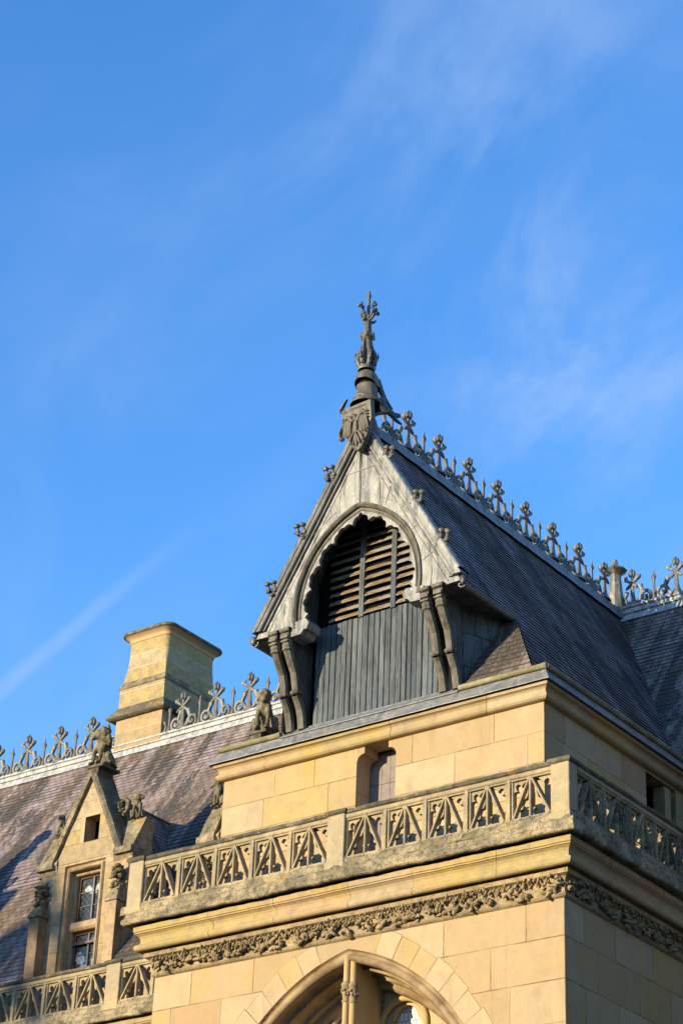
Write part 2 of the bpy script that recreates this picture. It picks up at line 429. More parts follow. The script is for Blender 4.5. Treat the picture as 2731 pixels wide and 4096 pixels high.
# ------------------------------------------------------------------ shape helpers
V3 = Vector
def lerp(a, b, t): return a + (b - a) * t
def sweep(mb, prof, path, step=.22, rough=0.0, seed=0.0, blocks=(1.3, 2.1), smooth=False, maxtone=1.0):
    """profile [(offset outward, z)] swept along [((x, y), (outward dx, dy))]; cut into stones for colour and joints."""
    rnd = random.Random(int(seed * 100) + 5)
    for (p0, d0), (p1, d1) in zip(path[:-1], path[1:]):
        p0, d0, p1, d1 = V3(p0), V3(d0), V3(p1), V3(d1)
        L = (p1 - p0).length; u = 0.0
        nd = (d0 if abs(d0.x * d0.y) < 1e-6 else d1)
        while u < L - 1e-6:
            w = rnd.uniform(*blocks)
            if L - u - w < blocks[0] * .5: w = L - u
            n = max(1, round(w / step)); tone = rnd.random() * maxtone
            rows = []; uvs = []
            for i in range(n + 1):
                t = (u + w * i / n) / L; row = []; s = 0.0; pz = None
                for j, (a, z) in enumerate(prof):
                    q = (p0 + d0 * a).lerp(p1 + d1 * a, t)
                    k = rough * (noise.noise(V3((q.x * 2.3 + seed, q.y * 2.3, z * 5))) + .7 * noise.noise(V3((q.x * 7, q.y * 7 + seed, z * 11))))
                    if j in (0, len(prof) - 1): k = 0
                    dd = d0.lerp(d1, t)
                    row.append((q.x + dd.x * k * .6, q.y + dd.y * k * .6, z + k * .5))
                    if pz is not None: s += math.hypot(a - pz[0], z - pz[1])
                    pz = (a, z); uvs.append((w * i / n, 50 + s))
                rows.append(row)
            mb.grid(rows, smooth, False, uv=uvs, dim=(w, 200.0), tone=tone)
            u += w

def ashlar(mb, O, U, length, zs, seed, lens=(.9, 1.75), hole=None, step=.07):
    """coursed blocks on the plane O + U*u; hole(u) gives the height up to which an opening is cut out."""
    rnd = random.Random(seed); O = V3(O); U = V3(U)
    for zb, zt in zip(zs[:-1], zs[1:]):
        u = -rnd.uniform(0, lens[0])
        while u < length:
            w = rnd.uniform(*lens); a, b = max(u, 0), min(u + w, length)
            if length - b < .35: b = length; w = b - u
            u += w
            if b - a < .02: continue
            tone = rnd.random(); h = zt - zb; ww = b - a
            cut = hole and any((hole(a + (b - a) * k / 20) or -99) > zb + 1e-4 for k in range(21))
            if not cut:
                mb.add([O + U * a + V3((0, 0, zb)), O + U * b + V3((0, 0, zb)), O + U * b + V3((0, 0, zt)), O + U * a + V3((0, 0, zt))],
                       [(0, 1, 2, 3)], False, [(0, 0), (ww, 0), (ww, h), (0, h)], (ww, h), tone)
                continue
            n = max(2, int(ww / step)); us = [a + ww * k / n for k in range(n + 1)]
            for q in getattr(hole, 'brk', ()):
                if a < q < b: us += [q - 1e-4, q + 1e-4]
            us.sort()
            for c0, c1 in zip(us[:-1], us[1:]):
                z0, z1 = max(zb, hole(c0) or -99), max(zb, hole(c1) or -99)
                if min(z0, z1) >= zt - 1e-5: continue
                z0, z1 = min(z0, zt), min(z1, zt)
                mb.add([O + U * c0 + V3((0, 0, z0)), O + U * c1 + V3((0, 0, z1)), O + U * c1 + V3((0, 0, zt)), O + U * c0 + V3((0, 0, zt))],
                       [(0, 1, 2, 3)], False, [(c0 - a, z0 - zb), (c1 - a, z1 - zb), (c1 - a, h), (c0 - a, h)], (ww, h), tone)

def slates(mb, P, nrm, s0, s1, lo, hi, row=.17, thick=.012, gaps=None, tone=.5):
    """rows of slates on P(u, s); lo/hi(s) bound the row; every row overlaps the one below."""
    nrm = V3(nrm); n = int(round((s1 - s0) / row))
    for i in range(n):
        a = s0 + (s1 - s0) * i / n; b = s0 + (s1 - s0) * (i + 1) / n
        spans = [(lo(a + 1e-3), hi(a + 1e-3), lo(b - 1e-3), hi(b - 1e-3))]
        if gaps:
            for g0, g1, gs in gaps:
                if a < gs:
                    out = []
                    for l0, h0, l1, h1 in spans:
                        if g0 > l0 and g1 < h0: out += [(l0, g0, l1, g0), (g1, h0, g1, h1)]
                        else: out.append((l0, h0, l1, h1))
                    spans = out
        for l0, h0, l1, h1 in spans:
            if h0 - l0 < .01 and h1 - l1 < .01: continue
            m = max(1, int((h0 - l0) / 1.2))
            for k in range(m):
                t0, t1 = k / m, (k + 1) / m
                u0, u1, u2, u3 = lerp(l0, h0, t0), lerp(l0, h0, t1), lerp(l1, h1, t1), lerp(l1, h1, t0)
                j = thick * (1 + .5 * noise.noise(V3((u0 * .9, a * 3, 1))))
                A, B, C_, D = P(u0, a) + nrm * j, P(u1, a) + nrm * j, P(u2, b), P(u3, b)
                mb.quad(A, B, C_, D, [(u0, a + .001), (u1, a + .001), (u2, b - .001), (u3, b - .001)], None, tone)
                mb.quad(P(u0, a) - nrm * .004, P(u1, a) - nrm * .004, B, A, [(u0, a), (u1, a), (u1, a + .004), (u0, a + .004)], None, tone)

def leaf_cluster(mb, c, size, n, seed, flat=.4, lobes=True):
    rnd = random.Random(seed)
    for _ in range(n):
        d = V3((rnd.uniform(-1, 1), rnd.uniform(-1, 1), rnd.uniform(-1, 1)))
        rot = Matrix.Rotation(rnd.uniform(0, 6.28), 3, 'Z') @ Matrix.Rotation(rnd.uniform(0, 6.28), 3, 'X')
        r = size * rnd.uniform(.28, .5)
        mb.blob(V3(c) + d * size * .6, (r, r * rnd.uniform(.35, .6), r * flat), rot, 1, .5, 2.5, rnd.random() * 9)

def remeshed(mb, name, mat, parent, voxel, smooth=True):
    o = mb.build(name + '_raw', mat, None, weld=False)
    md = o.modifiers.new('r', 'REMESH'); md.mode = 'VOXEL'; md.voxel_size = voxel * .75; md.use_smooth_shade = smooth
    s = o.modifiers.new('s', 'SMOOTH'); s.iterations = 1; s.factor = .4
    dg = bpy.context.evaluated_depsgraph_get()
    me = bpy.data.meshes.new_from_object(o.evaluated_get(dg)); me.name = name
    bpy.data.objects.remove(o)
    n = bpy.data.objects.new(name, me); COL.objects.link(n)
    if parent: n.parent = parent
    return n

# ================================================================== THE SETTING
g = MB(); g.quad((-900, -900, -15), (900, -900, -15), (900, 900, -15), (-900, 900, -15))
tag(g.build('ground', M['ground']), kind='structure')

W = 9.39                      # width of the tower front
XC = -4.943                   # axis of the timber gable and of its ridge
ZR = 11.35                    # ridge height
RING = [((-W, 5.2), (-1, 0)), ((-W, 0), (-1, -1)), ((0, 0), (1, -1)), ((0, 6.4), (1, 0))]
UX0, UX1, UY = -8.703, -0.937, 0.9
URING = [((UX0, 6.5), (-1, 0)), ((UX0, UY), (-1, -1)), ((UX1, UY), (1, -1)), ((UX1, 8.2), (1, 0))]

# ================================================================== TOWER
tower = thing('castle_tower', 'golden ashlar tower block with carved cornice, lancet window and steep slate roof', 'tower', (XC, 0, -15))
def put(o):                    # parts are modelled in world metres, then hung on the thing's base
    return o
def hang(o, root):
    o.parent = root; o.matrix_parent_inverse = Matrix.Translation(-root.location) if root.type == 'EMPTY' and root.parent is None else Matrix.Identity(4)
    return o

# --- arch of the great window, in the plane y = 0
AX = -4.667
def circle3(a, b, c):
    (x1, y1), (x2, y2), (x3, y3) = a, b, c
    d = 2 * (x1 * (y2 - y3) + x2 * (y3 - y1) + x3 * (y1 - y2))
    ux = ((x1 * x1 + y1 * y1) * (y2 - y3) + (x2 * x2 + y2 * y2) * (y3 - y1) + (x3 * x3 + y3 * y3) * (y1 - y2)) / d
    uy = ((x1 * x1 + y1 * y1) * (x3 - x2) + (x2 * x2 + y2 * y2) * (x1 - x3) + (x3 * x3 + y3 * y3) * (x2 - x1)) / d
    return ux, uy, math.hypot(x1 - ux, y1 - uy)
ACX, ACZ, AR = circle3((0, -.23), (1.40, -.84), (2.34, -1.70))
def arch_top(x, inset=0.0):
    d = abs(x - AX); r = AR - inset
    if d >= ACX + r: return None
    return ACZ + math.sqrt(max(0, r * r - (d - ACX) ** 2))
mb = MB()
h_ = lambda u: arch_top(u - W)
ashlar(mb, (-W, 0, 0), (1, 0, 0), W, [-15, -13.4, -11.8, -10.2, -8.6, -7, -5.4, -4.5, -3.78, -3.02, -2.26, -1.5, -.735, -.02], 21, (1.05, 1.75), h_, .06)
ashlar(mb, (0, 0, 0), (0, 1, 0), 6.4, [-15, -13, -11, -9, -7, -5.4, -4.5, -3.78, -3.02, -2.26, -1.5, -.735, -.02], 22, (.9, 1.6))
ashlar(mb, (-W, 6.4, 0), (0, -1, 0), 6.4, [-15, -12, -9, -6, -4.5, -3, -1.5, -.735, -.02], 23, (.9, 1.6))
hang(mb.build('lower_wall', M['ashlar']), tower)
# voussoirs
for sgn in (1, -1):
    mb = MB()
    th0 = math.acos((.70 - ACX) / (AR + .24)); u = th0; k = 0
    while u > .05:
        w = .43 / AR; a0, a1 = u, max(u - w, .02); th = .47 + .03 * math.sin(k * 2.1 + sgn); tone = random.choice((.2, .28, .35, .62, .3, .22))
        n = 5; rows = []; uvs = []
        for i in range(n + 1):
            t = lerp(a0, a1, i / n)
            rows.append([(AX + sgn * (ACX + (AR + r) * math.cos(t)), -.003, ACZ + (AR + r) * math.sin(t)) for r in (0, th)])
            uvs += [((a0 - t) * AR, 0), ((a0 - t) * AR, th)]
        mb.grid(rows, False, False, uv=uvs, dim=((a0 - a1) * AR, th), tone=tone)
        u = a1; k += 1
    hang(mb.build('arch_voussoirs', M['ashlar'], weld=False), tower)
window = thing('window'); hang(window, tower)
prof = [(0, -.004), (.02, .05), (.065, .07), (.085, .02), (.13, -.01), (.19, .01), (.225, .07), (.21, .14), (.17, .18), (.19, .28), (.235, .35), (.27, .35),
        (.275, .40), (.245, .48), (.26, .60), (.30, .68), (.335, .68), (.34, .76), (.36, .84), (.42, .82), (.475, .87), (.50, .95), (.475, 1.03), (.45, 1.06)]
mb = MB()
for sgn in (1, -1):
    rows = []
    for r, y in prof:
        ra = AR - r; th = math.acos(max(-1, min(1, -ACX / ra)))
        line = [(AX + sgn * (ACX + ra * math.cos(t)), y, ACZ + ra * math.sin(t)) for t in [th * (1 - i / 40) for i in range(41)]]
        line.append((AX + sgn * (ACX + ra), y, -14)); rows.append(line)
    uvs = [(i * AR * 1.5 / 40 % .45, .5) for r in prof for i in range(42)]
    mb.grid(rows, True, False, tone=.35)
mouldmat = M['plain']
hang(mb.build('arch_moulding', mouldmat), window)
# mullion: a deep fin with shafts front and back and little leaf capitals
mb = MB()
zt = arch_top(AX) - .12
mb.box((AX - .09, .14, -14), (AX + .09, 1.0, zt - .06))
hang(mb.build('mullion', M['clean'], bevel=.02), window)
for nm, px, py, r, ztop, zc in (('shaft', AX - .045, .05, .062, zt, -1.03), ('shaft', AX + .075, .10, .066, zt - .05, -1.05), ('shaft', AX + .035, 1.0, .062, -.6, -.9), ('shaft', AX - .07, 1.0, .062, -.6, -.9)):
    mb = MB(); mb.lathe([(r, -14), (r, ztop)], (px, py, 0), 14)
    s = hang(mb.build(nm, M['clean']), window)
    cp = MB()
    cp.lathe([(r, zc - .21), (r * 1.35, zc - .19), (r * 1.35, zc - .165), (r * 1.05, zc - .15), (r * 1.25, zc), (r * 1.5, zc + .10), (r * 1.62, zc + .11), (r * 1.62, zc + .15), (r * 1.2, zc + .18), (r, zc + .2)], (px, py, 0), 8)
    for k in range(12):
        a = k * 2.4; cp.blob((px + r * 1.4 * math.cos(a), py + r * 1.4 * math.sin(a), zc - .05 + .1 * ((k * 7) % 5) / 5), (.03, .03, .035), None, 1, .5, 3, k)
    c = cp.build('capital', M['frieze']); c.parent = s
# rear arch tracery: one round-headed light on each side
def inner(x): return arch_top(x, .45)
mb = MB(); ring = MB(); cusp = MB(); gl = MB()
for sgn in (1, -1):
    cx, cz, rr = AX + sgn * .585, -1.50, .50
    xs = [AX + sgn * (.05 + i * .05) for i in range(60)]
    for x0, x1 in zip(xs[:-1], xs[1:]):
        t0, t1 = inner(x0), inner(x1)
        if t0 is None or t1 is None: break
        def bot(x):
            d = abs(x - cx); return cz + math.sqrt(rr * rr - d * d) if d < rr else -14
        b0, b1 = min(bot(x0), t0), min(bot(x1), t1)
        mb.quad((x0, 1.03, b0), (x1, 1.03, b1), (x1, 1.03, t1), (x0, 1.03, t0), tone=.3)
    path = [(cx + (rr + .015) * math.cos(t), 1.01, cz + (rr + .015) * math.sin(t)) for t in [math.pi * i / 30 for i in range(31)]]
    path = [(cx + rr + .015, 1.01, -14)] + path + [(cx - rr - .015, 1.01, -14)]
    ring.tube(path, .062, 10)
    rows = []
    for i in range(61):
        t = math.pi * 2 * i / 60; ri = .31 + .10 * abs(math.cos(1.5 * (t - math.pi / 2)))
        rows.append([(cx + q * math.cos(t), y, cz + q * math.sin(t)) for q, y in ((rr + .02, 1.08), (ri, 1.08), (ri - .0, 1.22))])
    cusp.grid(rows, False, False, tone=.3)
    gl.quad((cx - .8, 1.2, -3.5), (cx + .8, 1.2, -3.5), (cx + .8, 1.2, -.9), (cx - .8, 1.2, -.9))
tr = hang(mb.build('tracery', M['clean']), window); c = ring.build('tracery_roll', M['clean']); c.parent = tr
c = cusp.build('cusping', M['clean']); c.parent = tr
hang(gl.build('pane', M['hexpane']), window)
mb = MB(); mb.box((-W + .3, 1.35, -14.9), (-.3, 1.45, -.2)); hang(mb.build('window_backing', M['void']), tower)

# --- carved frieze, cornice, slab
mb = MB()
sweep(mb, [(0, -.06), (.045, -.035), (.068, -.005), (.045, .03), (.02, .045), (.02, .12), (.045, .24), (.10, .31), (.175, .332), (.183, .335), (.183, .416), (.10, .42)], RING, .3, .004, 3.1)
rnd = random.Random(5)
def along(run, t):
    (p0, d0), (p1, d1) = RING[run], RING[run + 1]
    return V3(p0).lerp(V3(p1), t), V3(d0).lerp(V3(d1), t)
for run, L in ((1, W), (2, 6.4)):
    n = int(L * 9)
    for k in range(n):                       # large drooping leaves below
        t = (k + rnd.uniform(.1, .9)) / n; p, d = along(run, t)
        nn = V3((d.x, d.y)) if False else V3(((0, -1), (1, 0))[run - 1]); tt = V3(((1, 0), (0, 1))[run - 1])
        if math.sin(k * .9) > .55: continue
        z = .12 + .055 * math.sin(k * 1.3) + rnd.uniform(-.03, .03); a = .075 + rnd.uniform(-.01, .05)
        q = p + nn * a
        for j in range(4):
            off = tt * rnd.uniform(-.085, .085); rr = rnd.uniform(.035, .07)
            rot = Matrix.Rotation(rnd.uniform(0, 6.28), 3, 'Z') @ Matrix.Rotation(rnd.uniform(-.9, .9), 3, 'X') @ Matrix.Rotation(rnd.uniform(-.9, .9), 3, 'Y')
            mb.blob((q.x + off.x, q.y + off.y, z + rnd.uniform(-.055, .06)), (rr * 1.7, rr * .75, rr * .6), rot, 2, .7, 2.2, rnd.random() * 9)
    n = int(L * 34)
    for k in range(n):                       # small crimped fronds above
        t = (k + rnd.random()) / n; p, d = along(run, t)
        nn = V3(((0, -1), (1, 0))[run - 1])
        f = rnd.random(); z = .20 + .125 * f; a = .06 + .115 * f + rnd.uniform(-.01, .035)
        q = p + nn * a; rr = rnd.uniform(.02, .036)
        rot = Matrix.Rotation(rnd.uniform(0, 6.28), 3, 'Z') @ Matrix.Rotation(rnd.uniform(-1, 1), 3, 'X')
        mb.blob((q.x, q.y, z), (rr * .7, rr * 1.0, rr * 1.5), Matrix.Rotation(rnd.uniform(-.35, .35) + .5, 3, 'Y' if run == 1 else 'X'), 1, .6, 2, rnd.random() * 9)
hang(mb.build('frieze', M['frieze'], weld=False), tower)
mb = MB()
sweep(mb, [(.09, .418), (.09, .475), (.235, .48), (.255, .446), (.285, .442), (.318, .458), (.338, .49), (.342, .525), (.325, .56), (.29, .582), (.262, .59), (.245, .64), (.25, .70), (.275, .75), (.318, .782), (.322, .79), (.345, .79), (.348, .806), (.335, .812), (.335, .822), (.357, .83), (.36, .934), (.28, .94)], RING, .16, .012, 4.2, smooth=False)
hang(mb.build('cornice', M['cornice'], weld=False), tower)
mb = MB()
sweep(mb, [(.20, .938), (.20, .985), (.455, .985), (.475, .952), (.51, .952), (.535, .972), (.54, 1.015), (.528, 1.055), (.505, 1.09), (.482, 1.19), (.455, 1.215), (.10, 1.22)], RING, .11, .035, 5.3, (1.6, 2.6))
hang(mb.build('slab', M['lichen'], weld=False), tower)
mb = MB()
mb.quad((-W - .1, -.1, 1.21), (.1, -.1, 1.21), (.1, 6.4, 1.21), (-W - .1, 6.4, 1.21)); hang(mb.build('terrace', M['lead']), tower)

# --- upper storey, set back, with a shouldered doorway
DX0, DX1 = -5.297, -4.343
def door_top(x):
    d = min(x - DX0, DX1 - x)
    if d <= 0: return None
    if d > .185: return 4.30
    return 3.97 + .155 * math.sqrt(max(0, 1 - (1 - d / .185) ** 2))
hd = lambda u: door_top(u + UX0)
class H:                          # callable with break points
    brk = [DX0 - UX0, DX1 - UX0, DX0 + .185 - UX0, DX1 - .185 - UX0]
    def __call__(s, u): return door_top(u + UX0)
mb = MB()
ashlar(mb, (UX0, UY, 0), (1, 0, 0), UX1 - UX0, [1.2, 1.82, 2.43, 3.045, 3.665, 4.285], 37, (1.0, 1.9), H(), .05)
rec = [(4.77, 5.98)]
ashlar(mb, (UX1, UY, 0), (0, 1, 0), 4.77 - UY, [1.2, 1.82, 2.43, 3.045, 3.665, 4.285], 33, (.7, 1.5))
ashlar(mb, (UX1, 5.98, 0), (0, 1, 0), 2.2, [1.2, 1.82, 2.43, 3.045, 3.665, 4.285], 34, (.7, 1.5))
ashlar(mb, (UX0, 6.4, 0), (0, -1, 0), 6.4 - UY, [1.2, 1.82, 2.43, 3.045, 3.665, 4.285], 35, (.9, 1.5))
for y in (4.77, 5.98):            # reveal of the side opening
    mb.quad((UX1 - .55, y, 1.2), (UX1, y, 1.2), (UX1, y, 4.22), (UX1 - .55, y, 4.22), tone=.4)
mb.quad((UX1 - .55, 4.77, 4.22), (UX1, 4.77, 4.22), (UX1, 5.98, 4.22), (UX1 - .55, 5.98, 4.22), tone=.4)
mb.quad((UX1, 4.77, 4.22), (UX1, 5.98, 4.22), (UX1, 5.98, 4.285), (UX1, 4.77, 4.285), tone=.4)
mb.box((UX1 - .3, 5.60, 1.2), (UX1 - .04, 5.85, 4.2), .5)
# doorway reveal
YB = 1.36
xs = sorted([DX0 + i * .02 for i in range(0, 49) if DX0 + i * .02 < DX1] + [DX1 - 1e-4, DX0 + 1e-4, DX0 + .1849, DX0 + .1852, DX1 - .1849, DX1 - .1852])
for x0, x1 in zip(xs[:-1], xs[1:]):
    t0, t1 = door_top(x0) or 3.97, door_top(x1) or 3.97
    mb.quad((x0, UY, t0), (x1, UY, t1), (x1, YB, t1), (x0, YB, t0), [(.5, .5)] * 4, (9, 9), .45)
for x in (DX0, DX1):
    for z0, z1 in ((1.2, 2.43), (2.43, 3.35), (3.35, 3.97)):
        h = z1 - z0
        mb.quad((x, UY, z0), (x, YB, z0), (x, YB, z1), (x, UY, z1), [(0.1, 0), (.46, 0), (.46, h), (0.1, h)], (9, h))
hang(mb.build('upper_wall', M['ashlar']), tower)
mb = MB()
for x0, x1 in ((UX1 - .6, UX1 - .55),): mb.box((x0, 4.6, 1.2), (x1, 6.1, 4.3))
hang(mb.build('opening_back', M['void']), tower)
mb = MB(); nb = 6
for k in range(nb):
    w = (DX1 - DX0 + .3) / nb; x = DX0 - .15 + k * w
    mb.box((x + .004, YB + .03, 1.25), (x + w - .004, YB + .06, 3.60)); mb.box((x + .004, YB + .03, 3.61), (x + w - .004, YB + .06, 4.25))
mb.box((DX0 - .2, YB + .06, 1.2), (DX1 + .2, YB + .09, 4.3))
hang(mb.build('door', M['door']), tower)

mb = MB()
sweep(mb, [(0, 4.262), (.06, 4.268), (.105, 4.282), (.138, 4.318), (.145, 4.352), (.125, 4.388), (.104, 4.405), (.092, 4.44), (.10, 4.48), (.13, 4.515), (.165, 4.53), (.186, 4.535), (.18, 4.556), (.188, 4.565), (.188, 4.605), (.10, 4.606)], URING, .2, .008, 6.1, (1.2, 2.4))
hang(mb.build('upper_cornice', M['plain'], weld=False), tower)
gut = MB()
sweep(gut, [(.04, 4.612), (.04, 4.645), (.225, 4.64), (.245, 4.602), (.262, 4.598), (.265, 4.612), (.235, 4.66), (.125, 4.862), (.06, 4.872), (-.6, 4.90)], URING, .25, .008, 7.7, (1.4, 1.9))
gut = hang(gut.build('lead_gutter', M['leadgut'], weld=False), tower)
def rollrun(p0, p1):
    mb = MB()
    p0, p1 = V3(p0), V3(p1); L = (p1 - p0).length; n = max(1, round(L / 1.25)); e = (p1 - p0) / n
    for k in range(n):
        a, b = p0 + e * k, p0 + e * (k + 1); f = e.normalized() * .02
        mb.tube([a, a + f * 2, b - f, b], [.056, .060, .060, .062], 12)
        mb.tube([b - f * 4, b - f * 3, b, b + f], [.060, .067, .067, .060], 12)
    o = mb.build('gutter_roll', M['roll'], weld=False); o.parent = gut
ra = .135
rollrun((UX0 - ra + .05, UY - ra, 4.93), (-7.18, UY - ra, 4.93)); rollrun((-2.78, UY - ra, 4.93), (UX1 + ra, UY - ra, 4.93))
rollrun((UX1 + ra, UY - ra, 4.93), (UX1 + ra, 7.6, 4.93))

# --- slate roof of the tower: one steep slope each side, a small front hip at the right
prof_r = [(-1.128, 4.93), (-1.95, 6.313), (XC, ZR)]
seg = [math.hypot(prof_r[i + 1][0] - prof_r[i][0], prof_r[i + 1][1] - prof_r[i][1]) for i in (0, 1)]
ST = sum(seg)
def PR(u, s, sgn=1):
    if s < seg[0]: (x0, z0), (x1, z1), t = prof_r[0], prof_r[1], s / seg[0]
    else: (x0, z0), (x1, z1), t = prof_r[1], prof_r[2], (s - seg[0]) / seg[1]
    x, z = lerp(x0, x1, t), lerp(z0, z1, t)
    return V3((x if sgn > 0 else 2 * XC - x, u, z))
SM = 1.47
def main_y(z): return 11 - (ZR - z) / SM
ZE = 6.90
def lo_r(s):
    z = PR(0, s).z
    return lerp(.86, 2.05, (z - 4.93) / (ZE - 4.93)) if z < ZE else .20
def hi_r(s): return main_y(PR(0, s).z)
mb = MB()
nr = V3((ZR - 6.313, 0, XC * -1 - 1.95)); nr = V3((5.037, 0, 2.993)).normalized()
slates(mb, lambda u, s: PR(u, s), nr, 0, ST, lo_r, hi_r, .17, .019)
sE = seg[0] + seg[1] * (ZE - 6.313) / (ZR - 6.313)
slates(mb, lambda u, s: PR(u, s, -1), V3((-nr.x, 0, nr.z)), sE, ST, lambda s: .20, hi_r)
# front hip (faces the courtyard)
T_ = V3((-2.30, 2.05, ZE))
hl = (T_ - V3((T_.x, .84, 4.93))).length; hv = (T_ - V3((T_.x, .84, 4.93))) / hl
slates(mb, lambda u, s: V3((u, .84, 4.93)) + hv * s, V3((0, -1.97, 1.21)).normalized(), 0, hl, lambda s: -2.75, lambda s: lerp(-1.14, -2.30, s / hl), .17)
roof = hang(mb.build('roof', M['slate'], weld=False), tower)
mb = MB()                         # solid core under the slates, so that no light leaks through
core = [(-1.35, 4.75), (-2.2, 6.15), (XC, 11.25), (2 * XC + 2.45, 6.85), (-7.05, 6.8), (-7.05, 4.75)]
mb.prism(core, lambda p, d: V3((p[0], d, p[1])), 2.25, 10.9)
mb.prism([(-2.5, 6.86), (XC, 11.2), (2 * XC + 2.5, 6.86)], lambda p, d: V3((p[0], d, p[1])), 1.05, 2.3)
o = hang(mb.build('roof_core', M['void']), tower)
mb = MB()
zz = [11.20, 11.34, 11.42, 11.52, 11.56, 11.52, 11.42, 11.34, 11.20]; xx = [-.175, -.12, -.085, -.075, 0, .075, .085, .12, .175]
rows = [[(XC + a, y, z + .006 * math.sin(y * 7)) for a, z in zip(xx, zz)] for y in [.45 + i * .21 for i in range(51)]]
mb.grid(rows, False)
for y in [1.2 + k * 1.2 for k in range(8)]: mb.box((XC - .10, y - .02, 11.33), (XC + .10, y + .02, 11.50))
rc = mb.build('ridge_cap', M['lead'], weld=False); rc.parent = roof; rc.matrix_parent_inverse = Matrix.Identity(4)

# ================================================================== LEAD-CLAD TIMBER GABLE
gable = thing('timber_gable', 'lead-clad timber gable with cusped pointed arch, louvres and grey boards above the stone tower', 'gable', (XC, .95, 4.9))
YG, YP = .20, .97             # front plate, board wall
K = 5.037 / 2.993             # slope of the roof
def zroof(x): return ZR - K * abs(x - XC)
HA = (0, 9.46); HB = (1.20, 8.62); HC = (1.60, 7.55)
gcx, gcz, gr = circle3(HA, HB, HC)
def hood(dx, inset):           # height of the pointed arch above, at distance dx from the axis
    r = gr - inset; d = abs(dx)
    if d >= gcx + r: return None
    return gcz + math.sqrt(max(0, r * r - (d - gcx) ** 2))
def arcpts(inset, n=40, zlow=6.95):
    r = gr - inset; t0 = math.acos(max(-1, min(1, -gcx / r))); t1 = math.asin(max(-1, (zlow - gcz) / r)) if abs(zlow - gcz) < r else 0
    return [(gcx + r * math.cos(t), gcz + r * math.sin(t), (t0 - t) / t0) for t in [lerp(t0, t1, i / n) for i in range(n + 1)]]
ZB = 6.93
# front plate between the rakes and the arch
mb = MB(); N = 44
arc = arcpts(.04, N, ZB)
for sgn in (1, -1):
    front = []; 
    for i, (dx, z, f) in enumerate(arc):
        # matching point on the rake
        t = i / N; zz_ = lerp(11.15, ZB + .02, t); xr = (ZR - .10 - zz_) / K
        row = []
        for k in range(9):
            q = k / 8; x, z2 = lerp(dx, xr, q), lerp(z, zz_, q)
            # the sheets bulge between their seams
            b = .012 * noise.noise(V3((x * 3 * sgn, z2 * 3, 3.3)))
            row.append((XC + sgn * x, YG + b, z2))
        front.append(row)
    mb.grid(front, True, tone=.2)
    back_ = [[(p[0], p[1] + .10, p[2]) for p in r] for r in front]
    mb.grid(back_, True, tone=.2)
    mb.grid([[r[0] for r in front], [r[0] for r in back_]], False, tone=.2)
    mb.grid([list(front[-1]), list(back_[-1])], False, tone=.2)
gf = hang(mb.build('gable_front', M['leadpale'], weld=False), gable)
# welted seams of the lead sheets
mb = MB()
def seam(pts, r=.014):
    P = []
    for a, b in zip(pts[:-1], pts[1:]):
        n = max(2, int(math.hypot(b[0] - a[0], b[1] - a[1]) / .08))
        for i in range(n):
            x, z = lerp(a[0], b[0], i / n), lerp(a[1], b[1], i / n)
            P.append((XC + x + .010 * noise.noise(V3((x * 9, z * 9, 1))), YG - .004 + .008 * noise.noise(V3((x * 5, z * 5, 8))), z + .010 * noise.noise(V3((x * 9, z * 9, 4)))))
    P.append((XC + pts[-1][0], YG - .004, pts[-1][1]))
    mb.tube(P, r, 6)
seam([(.0, 9.50), (.02, 10.9)], .010); seam([(-.62, 10.22), (.62, 10.25)], .008)
for sgn in (1, -1):
    seam([(sgn * (a[0] + .14), a[1] + .02) for a in arcpts(-.10, 14, ZB)][2:], .012)
    seam([(sgn * (ZR - .10 - z) / K - sgn * .27, z) for z in (10.5, 9.6, 8.6, 7.8, 7.0)], .013)
    seam([(sgn * .66, 9.20), (sgn * .80, 9.72)], .009); seam([(sgn * 1.32, 8.42), (sgn * 1.58, 8.56)], .010); seam([(sgn * 1.63, 7.65), (sgn * 1.98, 7.82)], .010)
    seam([(sgn * .52, 9.35), (sgn * .50, 10.0)], .006); seam([(sgn * 1.85, 7.0), (sgn * 1.82, 7.7)], .006)
o = mb.build('seam', M['leadpale'], weld=False); o.name = 'sheet_seams'; o.parent = gf
